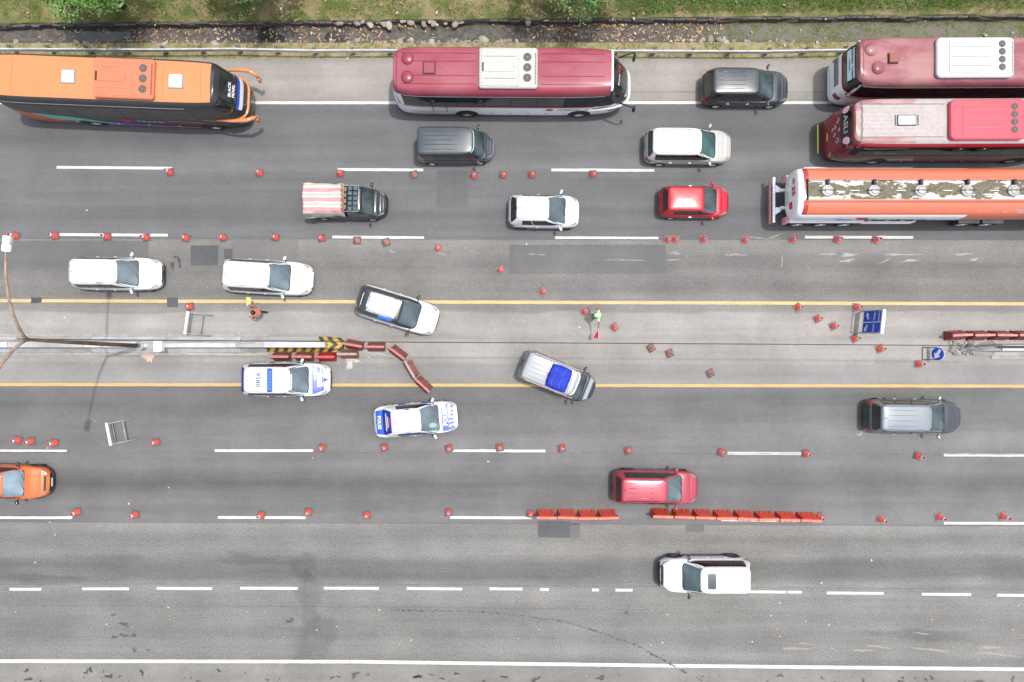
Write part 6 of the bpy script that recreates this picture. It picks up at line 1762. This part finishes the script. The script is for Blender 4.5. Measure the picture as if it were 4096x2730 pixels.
patch('red_stripe', b3.bvh, 'x-', rect(-1.14, 1.14, 1.98, 2.06), DEC_R, r3, (40, 2), .016)
for sd in (1, -1): patch('tail_light', b3.bvh, 'x-', rect(sd * .82, sd * 1.10, .95, 1.3), M('tail_lamp_smoked', (.16, .06, .06), .25), r3, (5, 4), .014)
ac_unit(b3, -2.2, 1.55, -.96, .98, ACW, (.65, .28, -.10, -.47), .95, .165, .22, .24, (-1.6, .55, -.72, .80))
dome(b3, -5.29, .47, .32, MR3); dome(b3, -4.95, -.41, .32, MR3); hatch(b3, -4.23, .03, .46, .46, M('hatch_terracotta', (.19, .06, .048), .6), SHUT, .16)
# red bus
RB = worn_roof('red_roof_peeling', (.22, .085, .085), (.27, .20, .19), (.24, .12, .118), 1.0)
RB2 = paint('bus_dark_red', (.20, .012, .022)); RB3 = M('peeled_primer', (.27, .245, .235), .6, var=.1, dirt=.1); RAC = paint('ac_red', (.38, .03, .05))
b4 = make_bus('dark red bus with a peeling pale roof at the right, beside the tanker', 16.85 + 6.0, 11.03, .2, 12.0, 2.5, 3.42, RB2, [('rear_window', GLS, lambda c, n: n.x < -.35 and 2.3 < c.z < 3.14 and abs(c.y) < 1.0), ('roof_rear_cap', RB, lambda c, n: c.z > 3.22 and c.x < -5.38), ('roof_panel', RB3, lambda c, n: c.z > 3.22 and c.x < 5.2), ('windscreen', GLB, lambda c, n: n.x > .35 and 1.4 < c.z < 3.2)], rake=.6, rrear=.30, nf=6, nr=8, wheels=(4.0, -3.3))
r4 = b4.root; f = 6.0
for s_ in (1, -1):
    patch('roof_edge', b4.bvh, 'z', [(-f + .62, s_ * .80), (-f + 3.1, s_ * .80), (-f + 3.3, s_ * 1.06), (-f + .62, s_ * 1.06)], RB, r4, (16, 10), .011)
    sd = 'y+' if s_ > 0 else 'y-'
    patch('roof_shoulder', b4.bvh, sd, rect(-f + .25, 5.0, 3.02, 3.26), PRED, r4, (30, 3), .010)
    patch('window_band', b4.bvh, sd, [(-f + .7, 1.75), (5.3, 1.70), (5.0, 2.95), (-f + .5, 2.95)], BLK, r4, (30, 6), .008)
    side_glass(b4, [-5.0 + 1.4 * k for k in range(8)], 1.85, 2.88, .016, (sd,))
    patch('cream_flash', b4.bvh, sd, [(-5.6, .62), (-3.6, .48), (-3.6, .60), (-5.6, .78)], M('cream_paint', (.62, .55, .42), .4), r4, (10, 2), .014)
    for xx in (-1.9, -.3, 1.3): disc_patch('marker_lamp', b4.bvh, sd, xx, .62, .075, MATS['marker_white'], r4, .014, 10)
    text_patch('lettering', 'Primajasa', b4.bvh, sd, -3.6, 2.2, .22, 0, DEC_W, r4, .022, .003, 1.3, flip=s_ > 0)
for y_ in (-.62, -.4, -.2, 0, .2, .4, .62):
    pts = [proj(b4.bvh, 'z', -f + .66 + k * .75, y_, .008) for k in range(5)]; MB().tube(pts, .006, 4).build('roof_seam', M('seam_rust', (.42, .33, .29), .8), r4)
pts = [proj(b4.bvh, 'z', -f + .60 + .02 * math.sin(k * 2.), -.98 + k * .14, .012) for k in range(15)]; MB().tube([q for q in pts if q], .035, 5).build('sealant', M('sealant_grey', (.16, .17, .17), .8, var=.3), r4)
for y_ in (-.80, .80):
    pts = [proj(b4.bvh, 'z', -f + .62 + k * .8, y_, .012) for k in range(6)]; MB().tube(pts, .010, 5).build('roof_seam', SHUT, r4)
text_patch('lettering', 'ASLI', b4.bvh, 'x-', .05, 2.72, .42, 0, DEC_W, r4, .022, .01, 1.2, flip=True)
for s_ in (1, -1): disc_patch('sticker', b4.bvh, 'x-', s_ * .76, 2.72, .17, M('sticker_pink', (.72, .45, .50), .5), r4, .020, 12, rb=.26)
tw = [(-.55, 2.05, .5), (-.2, 1.80, .4), (.15, 1.85, .35), (.1, 1.62, .3), (.42, 2.1, .45), (-.05, 2.2, .3)]
for a_, b_, l_ in tw:      # hand-drawn white swirls
    pts = [proj(b4.bvh, 'x-', a_ + .13 * math.cos(k * .7) * l_ * 2, b_ + .11 * math.sin(k * .9 + a_) * l_ * 2, .014) for k in range(8)]
    MB().tube([q for q in pts if q], .018, 5).build('painted_swirl', DEC_W, r4)
patch('number_plate', b4.bvh, 'x-', rect(-.30, .10, 1.0, 1.14), PLATEY, r4, (4, 2), .016)
for s_ in (1, -1): patch('tail_light', b4.bvh, 'x-', rect(s_ * .86, s_ * 1.12, .85, 1.3), RED, r4, (5, 4), .014)
MB().tube([(-6.22, -.78, .45), (-6.22, .78, .45)], .022, 6).build('bumper_bar', M('bar_yellow', (.75, .58, .03), .5), r4)
for s_ in (1, -1): MB().tube([(-6.22, s_ * .55, .45), (-5.9, s_ * .55, .47)], .018, 6).build('bar_bracket', BLK, r4)
ac_unit(b4, -1.25, 2.45, -1.0, .96, RAC, (.60, .22, -.15, -.53), 1.86, .165, .24, .26, (-.65, 1.45, -.72, .68), slats=False)
hatch(b4, -3.25, .0, .86, .46, ACW, SHUT, .07)
for s_ in (-.55, .55): MB().tube([(-3.25 + s_, -.26, b4.H + .03), (-3.25 + s_, .26, b4.H + .03)], .014, 6).build('hatch_bar', SHUT, r4)

# ================================================================ fuel tanker
TO = paint('tanker_orange', (.40, .10, .052)); TWH = paint('tanker_white', (.68, .69, .70)); TRD = paint('tanker_red', (.26, .018, .016))
TX0, TY = 14.45, 7.66
tk = thing('fuel_tanker', 'long orange and white fuel tanker marked PERTAMINA in the second lane', 'truck', (TX0, TY, .004), .0)
Lt = 14.4
tm = MB(); xsn = [0, .05, .14, .24, .32, .48, 1, 3, 6, 8.3, 8.45, 9, 12, 13.6, 14.0, 14.25, 14.4]
kk = [.80, .90, .955, .98, .99, 1, 1, 1, 1, 1, 1, 1, 1, 1, .98, .93, .82]
N = 64; vs = []
for x_, k in zip(xsn, kk):
    for q in range(N):
        a = 2 * math.pi * q / N; c_, s_ = math.cos(a), math.sin(a); n_ = 3.2
        zl = -.95 if x_ < 8.5 else -.95 + .30 * sstep(8.5, 9.6, x_)
        y_ = 1.24 * math.copysign(abs(c_) ** (2 / n_), c_) * k; z_ = math.copysign(abs(s_) ** (2 / n_), s_) * (1.0 if s_ > 0 else -zl) * k
        vs.append((x_, y_, 2.28 + z_))
tm.v = vs
for i in range(len(xsn) - 1):
    for q in range(N):
        j = (q + 1) % N; tm.f.append((i * N + q, i * N + j, (i + 1) * N + j, (i + 1) * N + q))
tm.f.append(tuple(reversed(range(N)))); tm.f.append(tuple(range((len(xsn) - 1) * N, len(xsn) * N)))
tb = bvh_of(tm)
split(tm, [('rear_head', TWH, lambda c, n: c.x < .24), ('rear_red_band', TRD, lambda c, n: .24 < c.x < .48 and c.z > 2.9), ('white_band', TWH, lambda c, n: c.x < 8.45 and c.z < 2.93)], tk, TO, 'tank')
for s_ in (1, -1):
    sd = 'y+' if s_ > 0 else 'y-'
    text_patch('lettering', 'PERTAMINA', tb, sd, 5.2, 2.05, .55, 0, DEC_K, tk, .018, .006, 1.2, flip=s_ > 0)
    patch('emblem', tb, sd, [(3.25, 2.25), (3.85, 2.25), (3.75, 2.6), (3.15, 2.6)], DEC_R, tk, (4, 2), .018)
    patch('emblem', tb, sd, [(2.4, 1.95), (3.3, 1.95), (3.1, 2.15), (2.3, 2.15)], DEC_B, tk, (4, 2), .018)
text_patch('lettering', '35', tb, 'x-', .1, 2.62, .50, 0, DEC_R, tk, .022, .02, 1.0, flip=True)
patch('rear_label', tb, 'x-', rect(-.75, -.40, 2.1, 2.45), DEC_R, tk, (3, 3), .020)
patch('rear_label', tb, 'x-', rect(.45, .72, 2.5, 2.75), M('label_olive', (.3, .27, .08), .6), tk, (3, 3), .020)
# walkway trough on top
def trough():
    t_ = NT('mossy_trough'); n1 = t_.noise(2.0, 7, (.6, 1.6, 1), src=t_.objpos(), rough=.65); n2 = t_.noise(9, 4, src=t_.objpos())
    sep = t_.node('ShaderNodeSeparateXYZ'); t_.link(t_.objpos(), sep.inputs[0])
    moss = t_.mix(t_.rng(n2, .35, .7), (.05, .044, .024), (.105, .092, .05))
    e_ = t_.math('ADD', n1, t_.math('MULTIPLY', t_.math('ABSOLUTE', sep.outputs[1]), .42))
    t_.color(t_.mix(t_.rng(e_, .635, .65), moss, (.36, .36, .35))); t_.set(Roughness=.7); return t_.m
ztop = 3.28
MB().rbox(.42, Lt - .5, -.47, .47, ztop - .10, ztop + .015, .004, .02).build('walkway', trough(), tk)
for s_ in (1, -1):
    y0, y1 = sorted((s_ * .475, s_ * .52)); MB().box(.40, Lt - .45, y0, y1, ztop - .12, ztop + .12).build('coaming', TO, tk)
    MB().tube([(.25, s_ * .56, ztop + .24), (Lt - .45, s_ * .56, ztop + .24)], .022, 6).build('handrail', TO, tk)
    for k in range(9): MB().tube([(.6 + k * 1.6, s_ * .56, ztop + .10), (.6 + k * 1.6, s_ * .56, ztop + .24)], .016, 6).build('stanchion', TO, tk)
    sd = 'y-' if s_ < 0 else 'y+'
    for k in range(6):
        MB().box(.6 + k * 2.2, 1.6 + k * 2.2, s_ * .5225 if s_ > 0 else -.5275, .5275 if s_ > 0 else -.5225, ztop - .09, ztop + .1).build('banner', DEC_R, tk)
        m4 = Matrix.Translation((2.05 + k * 2.2, s_ * .53, ztop + .0)) @ Matrix.Rotation(0 if s_ < 0 else math.pi, 4, 'Z') @ Matrix.Rotation(math.pi / 2, 4, 'X')
        text_flat('lettering', '8000 LT', DEC_W, tk, m4, .20, .004, 1.1)
MB().box(.36, .40, -.52, .52, ztop - .12, ztop + .13).build('coaming', BLK, tk)
MH = M('manhole_steel', (.21, .215, .215), .5, .4, var=.2, dirt=.3)
for k in range(6):
    xx = 1.35 + k * 2.27
    m_ = MB().lathe([(.30, ztop + .016), (.30, ztop + .07), (.27, ztop + .09), (.25, ztop + .10)], 24, m=Matrix.Translation((xx, -.03, 0))).build('manhole', MH, tk)
    MB().lathe([(.19, ztop + .101), (.17, ztop + .14), (.05, ztop + .15)], 18, m=Matrix.Translation((xx + .03, -.03, 0))).build('manhole_lid', MH, m_)
    MB().box(xx - .42, xx + .42, -.05, -.01, ztop + .152, ztop + .175).build('clamp_bar', BLK, m_)
    MB().rbox(xx - .08, xx + .06, .24, .50, ztop + .02, ztop + .20, .02, .04).build('valve', BLK, m_)
    MB().tube([(xx + 1.1, -.03, ztop + .05), (xx + 1.55, -.03, ztop + .05)], .016, 5).build('step_bar', TWH, tk)
for k in (-.62, .62): MB().box(.0, .9, k - .05, k + .05, .0, .01) if False else None
rs = random.Random(19)
for k in range(22):     # paint worn off the shoulder
    xx, yy = rs.uniform(8.8, 13.6), -1.02 + rs.uniform(-.05, .06); ln = rs.choice([.06, .1, .2, .35])
    patch('paint_chip', tb, 'z', [(xx, yy), (xx + ln, yy + rs.uniform(-.02, .02)), (xx + ln * .9, yy + .05), (xx + .02, yy + .04)], RB3, tk, (3, 2), .008, .3)
# ladder frame, guards and running gear
for s_ in (1, -1): MB().box(-.1, 13.6, s_ * .45 - .06, s_ * .45 + .06, 1.0, 1.32).build('chassis_rail', TWH, tk)
MB().rbox(-.42, -.30, -1.18, 1.18, .92, 1.04, .015, .02).build('rear_bumper', TWH, tk)
MB().rbox(-.46, -.43, -1.20, 1.12, .55, .80, .006, .01).build('rear_panel', M('reflector_red_white', (.62, .25, .25), .5, var=.4, vscale=9), tk)
for s_ in (1, -1):
    MB().prism([(-.30, s_ * .40), (.0, s_ * .40), (.0, s_ * .58), (-.30, s_ * .78)] if s_ > 0 else [(-.30, -.78), (.0, -.58), (.0, -.40), (-.30, -.40)], .92, 1.05).build('bumper_bracket', TWH, tk)
    for k in range(3):
        wx = 1.05 + k * 1.24
        for yy in (1.08,): wheel(tk, wx, s_ * yy, .50, .32, s_, 'steel')
        MB().tube([(wx, s_ * .94, .5), (wx, 0, .5)], .07, 8).build('axle', BLK, tk)
    y0, y1 = sorted((s_ * .9, s_ * 1.24)); MB().rbox(.35, 4.25, y0, y1, 1.12, 1.24, .02, .05).build('mudguard', TWH, tk)
    MB().rbox(.20, .34, y0, y1, .62, 1.2, .01, .02).build('mud_flap', M('flap_red_white', (.6, .3, .3), .6, var=.4, vscale=8), tk)
    for z_ in (.55, .78, 1.0):
        MB().tube([(4.4, s_ * 1.14, z_), (7.0, s_ * 1.14, z_)], .035, 6).build('side_guard', TWH, tk)
    for x_ in (4.6, 5.5, 6.3, 6.9): MB().box(x_ - .03, x_ + .03, s_ * 1.10 - .02, s_ * 1.10 + .02, .5, 1.35).build('side_guard_post', TWH, tk)
    for k in range(2):
        wx = 9.75 + k * 1.25
        wheel(tk, wx, s_ * 1.06, .50, .34, s_, 'steel')
        MB().tube([(wx, s_ * .9, .5), (wx, 0, .5)], .07, 8).build('axle', BLK, tk)
        MB().rbox(wx - .55, wx + .55, s_ * 1.06 - .18, s_ * 1.06 + .18, 1.06, 1.12, .01, .05).build('mudguard', galv_d, tk)
MB().box(9.0, 16.6, -.42, .42, .7, .95).build('tractor_chassis', TO, tk)
# tractor cab, just outside the frame
cabm = MB(); cabm.rbox(14.7, 16.9, -1.2, 1.2, .75, 3.0, .16, .2); cabm.build('tractor_cab', TO, tk)
MB().box(16.902, 16.91, -1.05, 1.05, 1.75, 2.7).build('windscreen', GL, tk)
for s_ in (1, -1): wheel(tk, 15.9, s_ * 1.05, .50, .32, s_, 'steel')
